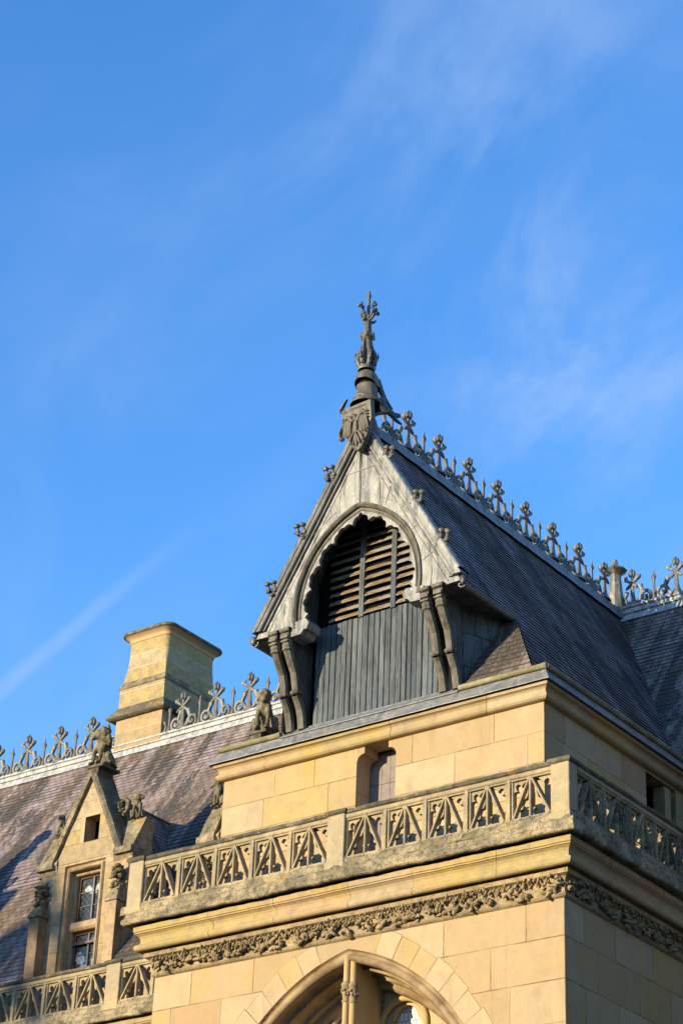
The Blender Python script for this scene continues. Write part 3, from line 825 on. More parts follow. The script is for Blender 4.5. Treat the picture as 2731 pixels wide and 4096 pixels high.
# hood moulding and cusped inner edge
mb = MB(); cu = MB()
hp = [(0, -.004), (.0, -.045), (.045, -.055), (.085, -.02), (.10, .035), (.125, .04), (.14, .02), (.165, .03), (.17, .07)]
for sgn in (1, -1):
    rows = []
    for ins, dy in hp: rows.append([(XC + sgn * x, YG + dy, z) for x, z, f in arcpts(ins, 40, ZB)])
    mb.grid(rows, False, tone=.85)
    A0 = arcpts(.15, 160, ZB); lobes = 5.0
    outer, inn = [], []
    for x, z, f in A0:
        f0 = (math.acos(max(-1, min(1, (x - gcx) / (gr - .15)))) ); fmax = math.acos(max(-1, -gcx / (gr - .15)))
        fmin = math.asin(max(-1, min(1, (ZB - gcz) / (gr - .15))))
        t = 1 - ((math.atan2(z - gcz, x - gcx)) - fmin) / (fmax - fmin)
        ph = (t * lobes + .5) % 1.0; q = abs(ph - .5) * 2           # 0 mid lobe, 1 at the point of a cusp
        dep = .045 + .10 * q ** 1.5 + .055 * (abs(math.sin(ph * math.pi * 3)) * -1 + 1) * (.35 + .65 * q)
        if t < .02 and False: dep = .05
        r = gr - .15 - dep
        outer.append((x, z)); inn.append((gcx + (x - gcx) * r / (gr - .15), gcz + (z - gcz) * r / (gr - .15)))
    inn = [(max(x, 0.0), z) for x, z in inn]
    rows = [[(XC + sgn * x, YG + .05, z) for x, z in outer], [(XC + sgn * x, YG + .05, z) for x, z in inn],
            [(XC + sgn * x, YG + .07, z) for x, z in inn], [(XC + sgn * (x + .02), YG + .16, z + .012) for x, z in inn], [(XC + sgn * x, YG + .16, z) for x, z in outer]]
    cu.grid(rows, False, tone=.5)
    # corbel block under the springing
    cu.prism([(1.17, 6.99), (1.22, 6.86), (1.30, 6.86), (1.37, 6.77), (1.66, 6.76), (1.68, 7.06), (1.25, 7.10)], lambda p, d: V3((XC + sgn * p[0], d, p[1])), YG - .03, YG + .42, .3)
hang(mb.build('arch_moulding', M['leadbrown'], weld=False), gable)
hang(cu.build('arch_cusping', M['leadpale'], weld=False), gable)
# bargeboards: a flat, a big roll, a hollow and a small roll up each rake
for sgn in (1, -1):
    mb = MB()
    def rk(off, y, z0=None):      # point on a line parallel to the rake, off = distance below the slates
        return lambda x: V3((XC + sgn * x, y, ZR - K * x - off * math.hypot(1, K)))
    xe = 2.54; xs_ = [xe * i / 14 for i in range(15)]
    def ribbon(pp, tone=.5):
        rows = [[rk(o_, y)(x * (xe - o_ * math.hypot(1, K) / K) / xe) + V3((0, .004 * noise.noise(V3((x * 6, o_ * 30, sgn))), .006 * noise.noise(V3((x * 5, o_ * 30, 4))))) for x in xs_] for o_, y in pp]
        mb.grid(rows, False, tone=tone)
    ribbon([(-.05, .42), (-.06, YG - 0.096), (.015, YG - 0.102), (.03, YG - 0.084), (.055, YG - 0.081), (.075, YG - 0.096), (.105, YG - 0.099), (.125, YG - 0.084), (.12, YG - 0.054), (.15, YG - 0.036),
            (.165, YG - 0.051), (.195, YG - 0.051), (.205, YG - 0.030), (.20, YG - 0.006), (.25, YG + .01)])
    e0 = [rk(o_, y)(xe - o_ * math.hypot(1, K) / K) for o_, y in ((-.05, .42), (-.06, YG - 0.096), (.015, YG - 0.102), (.105, YG - 0.099), (.12, YG - 0.054), (.195, YG - 0.051), (.25, YG + .01), (.25, .42))]
    mb.add(e0, [tuple(range(len(e0)))], tone=.9)
    # verge flashing that turns over on to the slates
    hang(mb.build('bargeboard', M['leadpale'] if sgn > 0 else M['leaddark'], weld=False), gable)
    mb = MB()
    rows = []
    for x in xs_:
        p = rk(-.062, 0)(x); w = .30 + .03 * noise.noise(V3((x * 2, 1, 1)))
        nx, nz = sgn * K / math.hypot(1, K), 1 / math.hypot(1, K); j = .01 * noise.noise(V3((x * 7, 0, sgn)))
        rows.append([(p.x + nx * e, YG + d, p.z + nz * e) for d, e in ((-.10, -.03), (-.106, .0), (-.09, .03 + j), (-.04, .05 + j), (.03, .06 + j), (.14, .045 + j), (.24, .02), (w, .004), (w + .01, -.03))])
    mb.grid(rows, True, tone=.2)
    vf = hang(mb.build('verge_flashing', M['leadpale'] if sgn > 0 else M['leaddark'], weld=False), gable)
# crockets on the rakes
def crocket(mb, seed, s=1.0):
    rnd = random.Random(seed)
    for k, (dx, z) in enumerate(((-.062, 0), (.062, 0))):
        mb.tube([(0, 0, -.02), (dx * .6 * s, -.03, .08 * s), (dx * 1.2 * s, -.05, .17 * s), (dx * 1.1 * s, -.06, .25 * s)], [.045 * s, .038 * s, .04 * s, .035 * s], 8)
        mb.blob((dx * 1.15 * s, -.07, .28 * s), (.078 * s, .06 * s, .058 * s), None, 2, .5, 2, seed + k)
        mb.blob((dx * 1.3 * s, -.06, .10 * s), (.05 * s, .04 * s, .065 * s), Matrix.Rotation(dx * 6, 3, 'Y'), 2, .3, 2, seed + k + 3)
    for k in range(14): mb.blob((rnd.uniform(-.13, .13) * s, rnd.uniform(-.09, .03), rnd.uniform(-.06, .17) * s), (.06 * s, .03 * s, .035 * s), None, 1, .5, 2, k + seed)
cpos = [(1, .66, 1), (1, 1.43, 2), (1, 2.08, 3), (-1, .70, 4), (-1, 1.40, 5), (-1, 2.10, 6)]
for sgn, x, sd_ in cpos:
    mb = MB(); crocket(mb, sd_, .95)
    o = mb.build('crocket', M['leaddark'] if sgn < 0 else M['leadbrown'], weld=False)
    o.rotation_euler = (0, sgn * R(12), R(18)); o.location = (XC + sgn * (x + (.03 if sgn > 0 else .01)), YG + (.0 if sgn > 0 else -.06), ZR - K * x + .02)
    hang(o, gable)
# board wall, posts, louvres
mb = MB(); x = -6.52; rnd = random.Random(3)
PX0, PX1 = -6.52, -3.37
def ztop_b(x): return 7.27 if x > -5.36 else 7.27
while x < PX1 - .03:
    w = rnd.uniform(.115, .15); w = min(w, PX1 - x); d = rnd.uniform(-.008, .008)
    a = x + .010; b = x + w - .010; zt_ = 7.25 + rnd.uniform(-.012, .012); y = YP + d
    mb.prism([(a, y + .03), (a, y + .006), (a + .008, y), (b - .008, y), (b, y + .006), (b, y + .03)], lambda p, q: V3((p[0], p[1], q)), 5.03, zt_, rnd.random())
    x += w
mb.box((PX0, YP + .03, 5.0), (PX1, YP + .05, 7.2), .1)
hang(mb.build('board_wall', M['boards'], weld=False), gable)
for x in (-5.365, -4.56):
    mb = MB(); mb.box((x - .062, YP - .035, 7.24), (x + .062, YP + .09, 10.2)); hang(mb.build('louvre_post', M['boards'], bevel=.006), gable)
cols = [(-6.20, -5.43), (-5.30, -4.625), (-4.495, -3.2)]
for c0, c1 in cols:
    mb = MB(); z = 7.33
    while z < 9.5:
        j = rnd.uniform(-.012, .012); wv = rnd.uniform(.10, .125); th = R(54)
        n = 12; rows = []
        for i in range(n + 1):
            lim = (ZR - .35 - z) / K; x = min(max(lerp(c0, c1, i / n), XC - lim), XC + lim); chip = max(0, noise.noise(V3((x * 7, z * 5, 2))) - .35) * .05
            y0, z0 = YP - .02, z + j + rnd.uniform(-.002, .002)
            y1, z1 = y0 + wv * math.cos(th), z0 + wv * math.sin(th) - chip
            rows.append([(x, y0, z0 - .028), (x, y0, z0), (x, y1, z1), (x, y1 + .022, z1 - .01), (x, y0 + .022, z0 - .028)])
        rows = [list(r) for r in zip(*rows)]
        rows.append(rows[0]); mb.grid(rows, False, tone=rnd.random()); z += .190 + rnd.uniform(-.012, .012)
    hang(mb.build('louvres', M['louvre'], weld=False), gable)
mb = MB(); mb.prism([(-2.9, 6.9), (-2.9, 7.6), (XC, 11.0), (-7.0, 7.6), (-7.0, 6.9)], lambda p, d: V3((p[0], d, p[1])), YP + .16, YP + .2); mb.box((-7.0, YP + .0, 4.92), (-2.9, YP + .02, 5.02)); hang(mb.build('louvre_backing', M['void']), gable)
for x in (-6.56, -3.33):  # added dark panels that keep side light out of the recess
    mb = MB(); mb.prism([(.32, 6.93), (1.0, 6.93), (1.0, 8.4), (.32, 8.2)], lambda p, d: V3((d, p[0], p[1])), x - .03, x + .03); hang(mb.build('recess_blocker', M['leaddark']), gable)
# sill, lead apron below the boards
mb = MB()
mb.prism([(YP - .02, 5.06), (YP - .05, 5.05), (YP - .06, 5.02), (YP - .24, 4.86), (YP - .24, 4.84), (YP + .05, 4.86), (YP + .05, 5.06)], lambda p, d: V3((d, p[0], p[1])), -7.16, -2.80, .6)
hang(mb.build('lead_apron', M['lead'], bevel=.004), gable)
# curved brackets in pairs, each with a two-tier capital, and the lead-clad webs behind them
low = [(.90, 4.98), (.885, 5.07), (.85, 5.23), (.80, 5.38), (.725, 5.51), (.635, 5.64)]
hi = [(.645, 5.72), (.625, 5.80), (.60, 5.93), (.55, 6.12), (.46, 6.26), (.365, 6.41), (.30, 6.54)]
for bx in (-3.205, -2.885, -6.685, -6.99):
    mb = MB(); sgn = 1
    R0 = .093
    def octo(path, r0, r1):
        m = len(path); mb.tube([(bx, y - .03, z) for y, z in path], [lerp(r0, r1, i / (m - 1)) for i in range(m)], 8, 1.15, smooth=False, up=(1, 0, 0))
    octo(low, R0, R0 * .92); octo(hi, R0 * .90, R0 * 1.02)
    mb.lathe([(.09, -.05), (.125, -.03), (.135, .0), (.125, .03), (.09, .05)], (bx, .61, 5.69), 8, False)
    mb.tube([(bx, .27, 6.53), (bx, .235, 6.62), (bx, .215, 6.78)], [.10, .108, .10], 8, 1.1, smooth=False, up=(1, 0, 0))
    mb.lathe([(.11, -.03), (.13, -.015), (.13, .015), (.11, .03)], (bx, .27, 6.535), 8, False)
    br = hang(mb.build('bracket', M['leadbrown'], weld=False), gable)
    mb = MB(); w = .112
    mb.box((bx - w * .85, .09, 6.74), (bx + w * .85, .36, 6.80))
    mb.tube([(bx - w * .98, .16, 6.835), (bx + w * .98, .16, 6.835)], .052, 10); mb.box((bx - w * .98, .16, 6.785), (bx + w * .98, .40, 6.885))
    mb.tube([(bx - w * 1.08, .13, 6.935), (bx + w * 1.08, .13, 6.935)], .050, 10); mb.box((bx - w * 1.08, .13, 6.885), (bx + w * 1.08, .42, 6.985))
    mb.box((bx - w * .8, .10, 6.66), (bx + w * .8, .34, 6.70))
    c = mb.build('capital', M['leadbrown'], bevel=.01); c.parent = br
    mb = MB()
    poly = [(.90, 4.98), (.85, 5.23), (.72, 5.51), (.66, 5.7), (.60, 5.93), (.46, 6.26), (.30, 6.54), (.27, 6.95), (1.0, 6.95), (1.0, 4.98)]
    mb.prism([(y + .03, z) for y, z in poly], lambda p, d: V3((d, p[0] + .06, p[1])), bx - .02, bx + .02, .7)
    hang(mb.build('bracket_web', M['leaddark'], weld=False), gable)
# cheeks: lead sheets with rolls, right and left
for sgn, cx in ((1, -2.80), (-1, -7.10)):
    mb = MB(); rows = []; fx = (lambda y: (y - .95) * .40 - .10) if sgn > 0 else (lambda y: 0.0)
    for i in range(15):
        z = 4.95 + i * (6.9 - 4.95) / 14
        rows.append([(cx + fx(y) + sgn * .012 * noise.noise(V3((y * 4, z * 4, 2))), y, z) for y in [.70 + .11 * k for k in range(13)]])
    mb.grid(rows, True, tone=.9)
    for y, za, zb_ in ((1.05, 4.95, 5.55), (1.02, 5.55, 6.25), (1.45, 5.55, 6.3), (1.3, 6.3, 6.85), (1.75, 5.1, 5.95), (1.9, 5.9, 6.6), (1.22, 4.95, 5.6)):
        mb.tube([(cx + fx(y) + sgn * .01, y, za), (cx + fx(y) + sgn * .025, y + .01, lerp(za, zb_, .5)), (cx + fx(y) + sgn * .01, y, zb_)], .022, 6)
    for z in (5.55, 6.28): mb.tube([(cx + fx(.95) + sgn * .012, .95, z), (cx + fx(2.0) + sgn * .012, 2.0, z + .0)], .012, 6)
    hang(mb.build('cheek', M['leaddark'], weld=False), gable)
# eaves gutter at the foot of each slope, with a spout-like end and soffit
for sgn in (1, -1):
    ex = XC + sgn * (2.655 if sgn > 0 else 2.50)
    mb = MB()
    rows = [[(ex + sgn * (.075 * math.cos(t)), y, 6.815 + .075 * math.sin(t)) for t in [math.pi * (1 + i / 9) for i in range(10)]] for y in (.10, .7, 1.3, 1.98)]
    mb.grid(rows, True); rows = [[(ex + sgn * (.06 * math.cos(t)), y, 6.815 + .06 * math.sin(t)) for t in [math.pi * (1 + i / 9) for i in range(10)]] for y in (.10, .7, 1.3, 1.98)]
    mb.grid(rows, True)
    for y in (.10, 1.03, 1.98): mb.tube([(ex + sgn * .09 * math.cos(t), y, 6.815 + .09 * math.sin(t)) for t in [math.pi * (1 + i / 8) for i in range(9)]], .014, 6)
    for s2 in (1, -1): mb.tube([(ex + s2 * .075, .10, 6.815), (ex + s2 * .075, 1.98, 6.815)], .016, 6)
    o = hang(mb.build('eaves_gutter', M['lead'], weld=False), gable)
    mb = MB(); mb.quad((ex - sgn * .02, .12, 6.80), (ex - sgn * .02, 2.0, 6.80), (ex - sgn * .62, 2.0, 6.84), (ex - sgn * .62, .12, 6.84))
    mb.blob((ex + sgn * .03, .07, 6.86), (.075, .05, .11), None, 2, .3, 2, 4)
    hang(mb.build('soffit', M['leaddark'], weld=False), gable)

# ================================================================== BALUSTRADES
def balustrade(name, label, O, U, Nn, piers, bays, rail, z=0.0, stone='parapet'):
    O, U, Nn = V3(O), V3(U), V3(Nn)
    def P(u, d, zz): return O + U * u + Nn * d + V3((0, 0, zz + z))
    root = thing(name, label, 'balustrade', P((rail[0] + rail[1]) / 2, -.1, 1.2))
    Z0, Z1 = 1.40, 2.165
    def bar(mb, a, b, wf=.03, wb=.05, d0=-.0, d1=-.025, d2=-.15, tone=None):
        a, b = V3(a), V3(b); t = (b - a).normalized(); n = V3((-t.y, t.x))
        rows = [[P(*(q + n * w)[:1], d, (q + n * w)[1]) for w, d in ((wf / 2, d0), (-wf / 2, d0), (-wb / 2, d1), (-wb / 2, d2), (wb / 2, d2), (wb / 2, d1))] for q in (a, b)]
        mb.grid(rows, False, True, tone=tone)
    def fin(mb, pts, d0=-.06, d1=-.15):
        mb.prism(pts, lambda p, d: P(p[0], d, p[1]), d0, d1)
    for u0, u1, pl, pr in bays:
        mb = MB(); uc = (u0 + u1) / 2; e0 = u0 + (.0 if pl else .055); e1 = u1 - (.0 if pr else .055)
        if not pr:
            bar(mb, (u1, Z0 - .05), (u1, 2.05), .08, .09, .006, -.02); bar(mb, (u1, 2.05), (u1, 2.20), .06, .085, -.008, -.03)
        for s, e in ((1, e0), (-1, e1)):
            bar(mb, (e + s * .035, Z0), (uc - s * .012, Z1 + .02), .03, .05)
            bar(mb, (e + s * .012, Z0), (e + s * .012, Z1), .022, .045, -.03, -.05)
            # cusps
            a = e + s * .025
            fin(mb, [(a, Z1), (a, 1.93), (a + s * .035, 1.965), (a + s * .085, 1.955), (a + s * .055, 2.01), (a + s * .05, 2.07), (a + s * .10, 2.10), (a + s * .15, 2.07), (a + s * .17, 2.03), (a + s * .195, 2.075), (a + s * .25, 2.11), (a + s * .30, Z1)])
            fin(mb, [(uc, Z0), (uc, 1.66), (uc - s * .03, 1.60), (uc - s * .085, 1.595), (uc - s * .045, 1.55), (uc - s * .04, 1.49), (uc - s * .07, 1.44), (uc - s * .14, Z0)])
            fin(mb, [(e + s * .11, Z0), (e + s * .17, 1.44), (e + s * .18, 1.53), (e + s * .14, 1.585), (e + s * .215, 1.60), (e + s * .23, 1.67), (e + s * .10, 1.55)])
            fin(mb, [(uc - s * .15, 1.78), (uc - s * .11, 1.80), (uc - s * .075, 1.86), (uc - s * .06, 2.0), (uc - s * .10, 1.95)])
        bar(mb, (uc, Z0), (uc, Z1), .03, .055)
        mb.prism([(e0, 1.36), (e1, 1.36), (e1, Z0 + .02), (e0, Z0 + .02)], lambda p, d: P(p[0], d, p[1]), -.0, -.2)
        hang(mb.build('panel', M[stone], weld=False), root)
    def extr(poly, u0, u1, rough, mat, nm, st=.12, parent=root, seed=0.0):
        mb = MB(); n = max(2, int((u1 - u0) / st)); rows = []
        for i in range(n + 1):
            u = lerp(u0, u1, i / n)
            rows.append([P(u, d + rough * noise.noise(V3((u * 4 + seed, d * 9, zz * 9))), zz + rough * (noise.noise(V3((u * 3.1, d * 7 + seed, zz * 7))) + .5 * noise.noise(V3((u * 9, d * 9 + seed, zz * 9))))) for d, zz in poly])
        mb.grid(rows, False, True); mb.add(rows[0], [tuple(range(len(poly)))]); mb.add(rows[-1], [tuple(reversed(range(len(poly))))])
        o = mb.build(nm, mat, weld=False)
        return o
    ru = [(p1, q0) for (p0, p1), (q0, q1) in zip(piers[:-1], piers[1:])] if len(piers) > 1 else []
    spans = []; cur = rail[0]
    for p0, p1 in sorted(piers):
        if p0 > cur + .01: spans.append((cur, p0))
        cur = p1
    if rail[1] > cur + .01: spans.append((cur, rail[1]))
    for a, b in spans:
        rl = hang(extr([(-.01, 2.15), (-.03, 2.19), (-.01, 2.20), (.0, 2.215), (.0, 2.275), (-.19, 2.275), (-.19, 2.15)], a, b, .004, M['parapet'], 'rail'), root)
        c = extr([(.0, 2.278), (.03, 2.295), (.045, 2.325), (.03, 2.36), (-.03, 2.395), (-.10, 2.405), (-.17, 2.39), (-.22, 2.35), (-.235, 2.31), (-.20, 2.278)], a, b, .014, M['coping'], 'coping', .09, seed=a)
        c.parent = rl; c.matrix_parent_inverse = rl.matrix_parent_inverse.copy() if False else Matrix.Identity(4)
        c.parent = None; hang(c, root)
    hang(extr([(.075, 1.19), (.06, 1.22), (.05, 1.29), (.035, 1.34), (.018, 1.36), (.015, 1.385), (-.02, 1.40), (-.2, 1.395), (-.22, 1.19)], rail[0] - .12, rail[1], .022, M['lichen'], 'plinth', .10), root)
    for p0, p1 in piers:
        mb = MB()
        q = [P(p0, .035, 1.34), P(p1, .035, 1.34), P(p1, -.26, 1.34), P(p0, -.26, 1.34), P(p0, .035, 2.30), P(p1, .035, 2.30), P(p1, -.26, 2.30), P(p0, -.26, 2.30)]
        mb.add(q, [(0, 1, 5, 4), (1, 2, 6, 5), (2, 3, 7, 6), (3, 0, 4, 7), (4, 5, 6, 7)])
        e = .025
        q = [P(p0 - e, .035 + e, 1.22), P(p1 + e, .035 + e, 1.22), P(p1 + e, -.26 - e, 1.22), P(p0 - e, -.26 - e, 1.22), P(p0 - e, .035 + e, 1.36), P(p1 + e, .035 + e, 1.36), P(p1 + e, -.26 - e, 1.36), P(p0 - e, -.26 - e, 1.36)]
        mb.add(q, [(0, 1, 5, 4), (1, 2, 6, 5), (2, 3, 7, 6), (3, 0, 4, 7), (4, 5, 6, 7)])
        pr = hang(mb.build('pier', M['pier'], bevel=.012), root)
        mb = MB(); rows = []
        for e, zz in ((.0, 2.285), (.028, 2.30), (.05, 2.325), (.048, 2.355), (.03, 2.385), (-.06, 2.42), (-.12, 2.43)):
            pts = []
            cor = [(p0 - e, .035 + e), (p1 + e, .035 + e), (p1 + e, -.26 - e), (p0 - e, -.26 - e)]
            for i in range(4):
                for k in range(5):
                    a, b = cor[i], cor[(i + 1) % 4]; u, d = lerp(a[0], b[0], k / 5), lerp(a[1], b[1], k / 5)
                    pts.append(P(u, d, zz + .012 * noise.noise(V3((u * 8, d * 8, zz * 3)))))
            rows.append(pts)
        mb.grid(rows, False, True); mb.add(rows[-1], [tuple(range(20))])
        c = mb.build('cap', M['coping'], weld=False); hang(c, root); 
        bpy.context.view_layer.update()
        c.parent = pr; c.matrix_parent_inverse = Matrix.Identity(4)
        c.matrix_parent_inverse = pr.matrix_basis.inverted() @ Matrix.Identity(4)
    return root
def baylist(a, b, n, pl=True, pr=True):
    w = (b - a) / n
    return [(a + i * w, a + (i + 1) * w, pl and i == 0, pr and i == n - 1) for i in range(n)]
M['pier'] = weathered('pale_pier_stone', (.58, .44, .25), (.46, .375, .25), .3, .15, .05)
balustrade('stone_balustrade', 'pierced stone balustrade across the sunlit front of the tower, below the shouldered doorway', (0, -.40, 0), (1, 0, 0), (0, -1, 0),
           [(-9.925, -9.55), (-4.945, -4.545), (.0, .385)], baylist(-9.55, -4.945, 5) + baylist(-4.545, 0.0, 5), (-9.925, .385))
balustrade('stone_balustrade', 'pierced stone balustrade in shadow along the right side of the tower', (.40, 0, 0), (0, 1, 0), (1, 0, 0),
           [], baylist(-.14, 6.4, 7, True, False), (-.14, 6.4), 0.0, 'lichen')  # darker lichened stone puts part of the shade into the colour
YL = 4.42
balustrade('stone_balustrade', 'lower-left pierced stone balustrade in front of the dormer on the main range', (0, YL, 0), (1, 0, 0), (0, -1, 0),
           [(-14.80, -14.38)], [(b, a, c, d) for a, b, c, d in []] + [(-14.80 - .97 * (k + 1), -14.80 - .97 * k, False, k == 0) for k in range(9)][::-1] +
           [(-14.38 + .97 * k, -14.38 + .97 * (k + 1), k == 0, False) for k in range(5)], (-23.6, -9.4))

# ================================================================== MAIN RANGE BEHIND
rng = thing('castle_range', 'long main range with steep purple slate roof and bright lead ridge behind the tower', 'building', (-16, 8, -15))
mb = MB()
YE, ZEV = 4.95, ZR - SM * (11 - 4.95)
LM = math.hypot(11 - YE, ZR - ZEV)
ev, en = V3((0, 11 - YE, ZR - ZEV)) / LM, V3((0, -(ZR - ZEV), 11 - YE)).normalized()
PM = lambda u, s: V3((u, YE, ZEV)) + ev * s
sg = (5.6 - YE) * LM / (11 - YE)
D1, D2 = -16.75, -11.72
slates(mb, PM, en, 0, LM, lambda s: -31.0, lambda s: -5.2, .175, .014, [(D1 - 1.45, D1 + 1.45, sg), (D2 - 1.35, D2 + 1.55, sg)])
def lo_m(s):
    z = PM(0, s).z
    return (lerp(prof_r[0][0], prof_r[1][0], (z - 4.93) / (6.313 - 4.93)) if z < 6.313 else lerp(prof_r[1][0], XC, (z - 6.313) / (ZR - 6.313)))
slates(mb, PM, en, (4.6 - ZEV) / ev.z, LM, lo_m, lambda s: 12.0, .175, .014)
rroof = hang(mb.build('roof', M['slate'], weld=False), rng)
mb = MB(); mb.prism([(6.4, ZEV + 1.6), (11, ZR - .25), (17, ZEV)], lambda p, d: V3((d, p[0], p[1])), -31, 12); hang(mb.build('roof_core', M['void']), rng)
mb = MB()
rows = [[(x, y, z + .010 * noise.noise(V3((x * 1.7, y * 9, z * 9)))) for y, z in ((10.78, 11.10), (10.84, 11.24), (10.875, 11.33), (10.87, 11.355), (10.90, 11.36), (10.925, 11.50), (10.94, 11.545), (11, 11.565), (11.06, 11.545), (11.1, 11.36), (11.2, 11.1))]
        for x in [-31 + i * .25 for i in range(173)]]
mb.grid(rows, False)
for k in range(36):
    x = -30.8 + k * 1.2
    mb.prism([(10.865, 11.34), (10.90, 11.35), (10.925, 11.50), (11.0, 11.57), (11.0, 11.3)], lambda p, d: V3((d, p[0] - .008, p[1] + .008)), x, x + .05)
mb.tube([(-31 + i * .3, 10.915 + .006 * noise.noise(V3((i * .7, 0, 0))), 11.53 + .008 * noise.noise(V3((i * .9, 3, 0)))) for i in range(145)], .045, 8)
mb.tube([(-31 + i * .3, 10.845, 11.335) for i in range(145)], .022, 6)
hang(mb.build('ridge_cap', M['leadbright'], weld=False), rng)
LW = [((-31, 4.82), (0, -1)), ((-9.39, 4.82), (0, -1))]
mb = MB()
sweep(mb, [(.09, .418), (.09, .475), (.235, .48), (.255, .446), (.285, .442), (.318, .458), (.338, .49), (.342, .525), (.325, .56), (.29, .582), (.262, .59), (.245, .64), (.25, .70), (.275, .75), (.318, .782), (.322, .79), (.345, .79), (.348, .806), (.335, .812), (.335, .822), (.357, .83), (.36, .934), (.28, .94)], LW, .25, .01, 14.2)
hang(mb.build('cornice', M['cornice'], weld=False), rng)
mb = MB()
sweep(mb, [(.20, .938), (.20, .985), (.455, .985), (.475, .952), (.51, .952), (.535, .972), (.54, 1.015), (.528, 1.055), (.505, 1.09), (.482, 1.19), (.455, 1.215), (-.2, 1.22)], LW, .12, .03, 15.3, (1.6, 2.6))
hang(mb.build('slab', M['lichen'], weld=False), rng)
mb = MB()
ashlar(mb, (-31, 4.82, 0), (1, 0, 0), 31 - 9.39, [-15, -11, -7, -3, -1.5, -.7, .42], 51)
ashlar(mb, (-31, 4.97, 0), (1, 0, 0), 31 - 9.0, [1.2, 1.8, 2.42], 52)
hang(mb.build('wall', M['ashlar']), rng)
mb = MB(); mb.quad((UX1, 6.35, -15), (12, 6.35, -15), (12, 6.35, 4.6), (UX1, 6.35, 4.6)); hang(mb.build('low_bounce_wall', M['slate']), rng)  # dark slate cladding added to cut sunlight bounced on to the tower

# ================================================================== STONE BEASTS
def limb(mb, pts, rad):
    for (a, b), (r0, r1) in zip(zip(pts[:-1], pts[1:]), zip(rad[:-1], rad[1:])):
        a, b = V3(a), V3(b); n = 6
        for i in range(n + 1):
            mb.blob(a.lerp(b, i / n), (lerp(r0, r1, i / n),) * 3, None, 1)
def beast(name, mane, snout, ears, yaw, pitch=0.0, lean=0.0, wide=1.0, arms_down=True):
    mb = MB()
    limb(mb, [(0, .14, .16), (0, .08, .34), (0, -.02 - lean, .56), (0, -.07 - lean, .70)], [.20 * wide, .185 * wide, .165 * wide, .12])
    for s in (1, -1):
        limb(mb, [(.10 * s, -.06 - lean, .56), (.125 * s, -.17, .34), (.11 * s, -.20, .05)], [.085, .062, .05])
        limb(mb, [(.11 * s, -.21, .04), (.115 * s, -.29, .03)], [.058, .05])
        limb(mb, [(.15 * s, .14, .15), (.21 * s, -.02, .27), (.20 * s, .02, .06)], [.13, .10, .065]); limb(mb, [(.2 * s, .02, .05), (.2 * s, -.12, .035)], [.06, .05])
    hm = Matrix.Translation((0, -.10 - lean, .80)) @ Matrix.Rotation(yaw, 4, 'Z') @ Matrix.Rotation(pitch, 4, 'X')
    H_ = lambda p: hm @ V3(p)
    mb.blob(H_((0, 0, 0)), (.17, .175, .16), None, 2)
    mb.blob(H_((0, -.13, -.045)), (.085, .12 * snout, .075), hm.to_3x3(), 2); mb.blob(H_((0, -.20 * snout, -.085)), (.065, .07, .045), None, 2)
    mb.blob(H_((0, -.25 * snout, -.035)), (.032, .03, .028), None, 1)
    for s in (1, -1):
        mb.blob(H_((.065 * s, -.115, .035)), (.042, .035, .03), None, 1); mb.blob(H_((.055 * s, -.12, .075)), (.055, .04, .022), None, 1)
        if ears: limb(mb, [H_((.10 * s, .02, .09)), H_((.135 * s, .03, .13 + .08 * ears))], [.05, .022])
    if mane:
        r_ = random.Random(4)
        for k in range(46):
            a = r_.uniform(0, 6.28); q = r_.uniform(.0, 1)
            mb.blob(H_((.20 * math.cos(a), .03 + .14 * q, .185 * math.sin(a) - .04 - .08 * q)), (.08, .075, .09), Matrix.Rotation(a, 3, 'Y'), 1, .5, 2, k)
    limb(mb, [(0, .30, .10), (.16, .30, .06), (.26, .16, .07), (.25, .02, .10)], [.05, .04, .035, .045])
    o = remeshed(mb, name, M['beast'], None, .022)
    me = o.data
    for v in me.vertices:                     # weathering
        v.co += v.normal * .011 * noise.noise(v.co * 16)
    return o
def place(o, label, loc, rz, s, cat='statue', group=None):
    o.location = loc; o.rotation_euler = (0, 0, rz); o.scale = (s, s, s) if not isinstance(s, tuple) else s
    return tag(o, label, cat, group)
place(beast('stone_beast', True, 1.0, .3, R(-38), R(8)), 'shaggy maned stone beast seated on the peak of the left stone dormer', (-16.68, 5.58, 7.985), R(-6), 1.06)
place(beast('stone_beast', False, .7, 0, R(12), R(38), .05, .95), 'bowed stone beast on a peak behind the lead gutter of the tower', (-11.50, 5.55, 7.735), R(20), (1.08, 1.1, 1.12))
b0 = bpy.data.objects['stone_beast'].copy(); COL.objects.link(b0); b0.location.x -= 6.55; b0['label'] = 'maned stone beast on the dormer beyond the left edge'
hound = beast('stone_hound', False, 1.0, 1.0, R(75), R(-12), .03, .85)
place(hound, 'small stone hound looking right from the right shoulder of the left stone dormer', (-15.55, 5.80, 6.47), R(30), .66)
h2 = hound.copy(); COL.objects.link(h2); h2['label'] = 'small stone hound on the left shoulder of the left stone dormer, beside the slate roof'
h2.location = (-17.98, 5.78, 6.47); h2.rotation_euler = (0, 0, R(-60)); h2.scale = (.62, .62, .62)
place(beast('stone_hound', False, 1.25, .4, R(-60), R(10), .06, .9), 'mossy stone creature leaning out left beside the upper wall of the tower', (-12.90, 5.78, 6.22), R(-25), (.72, .72, .80))

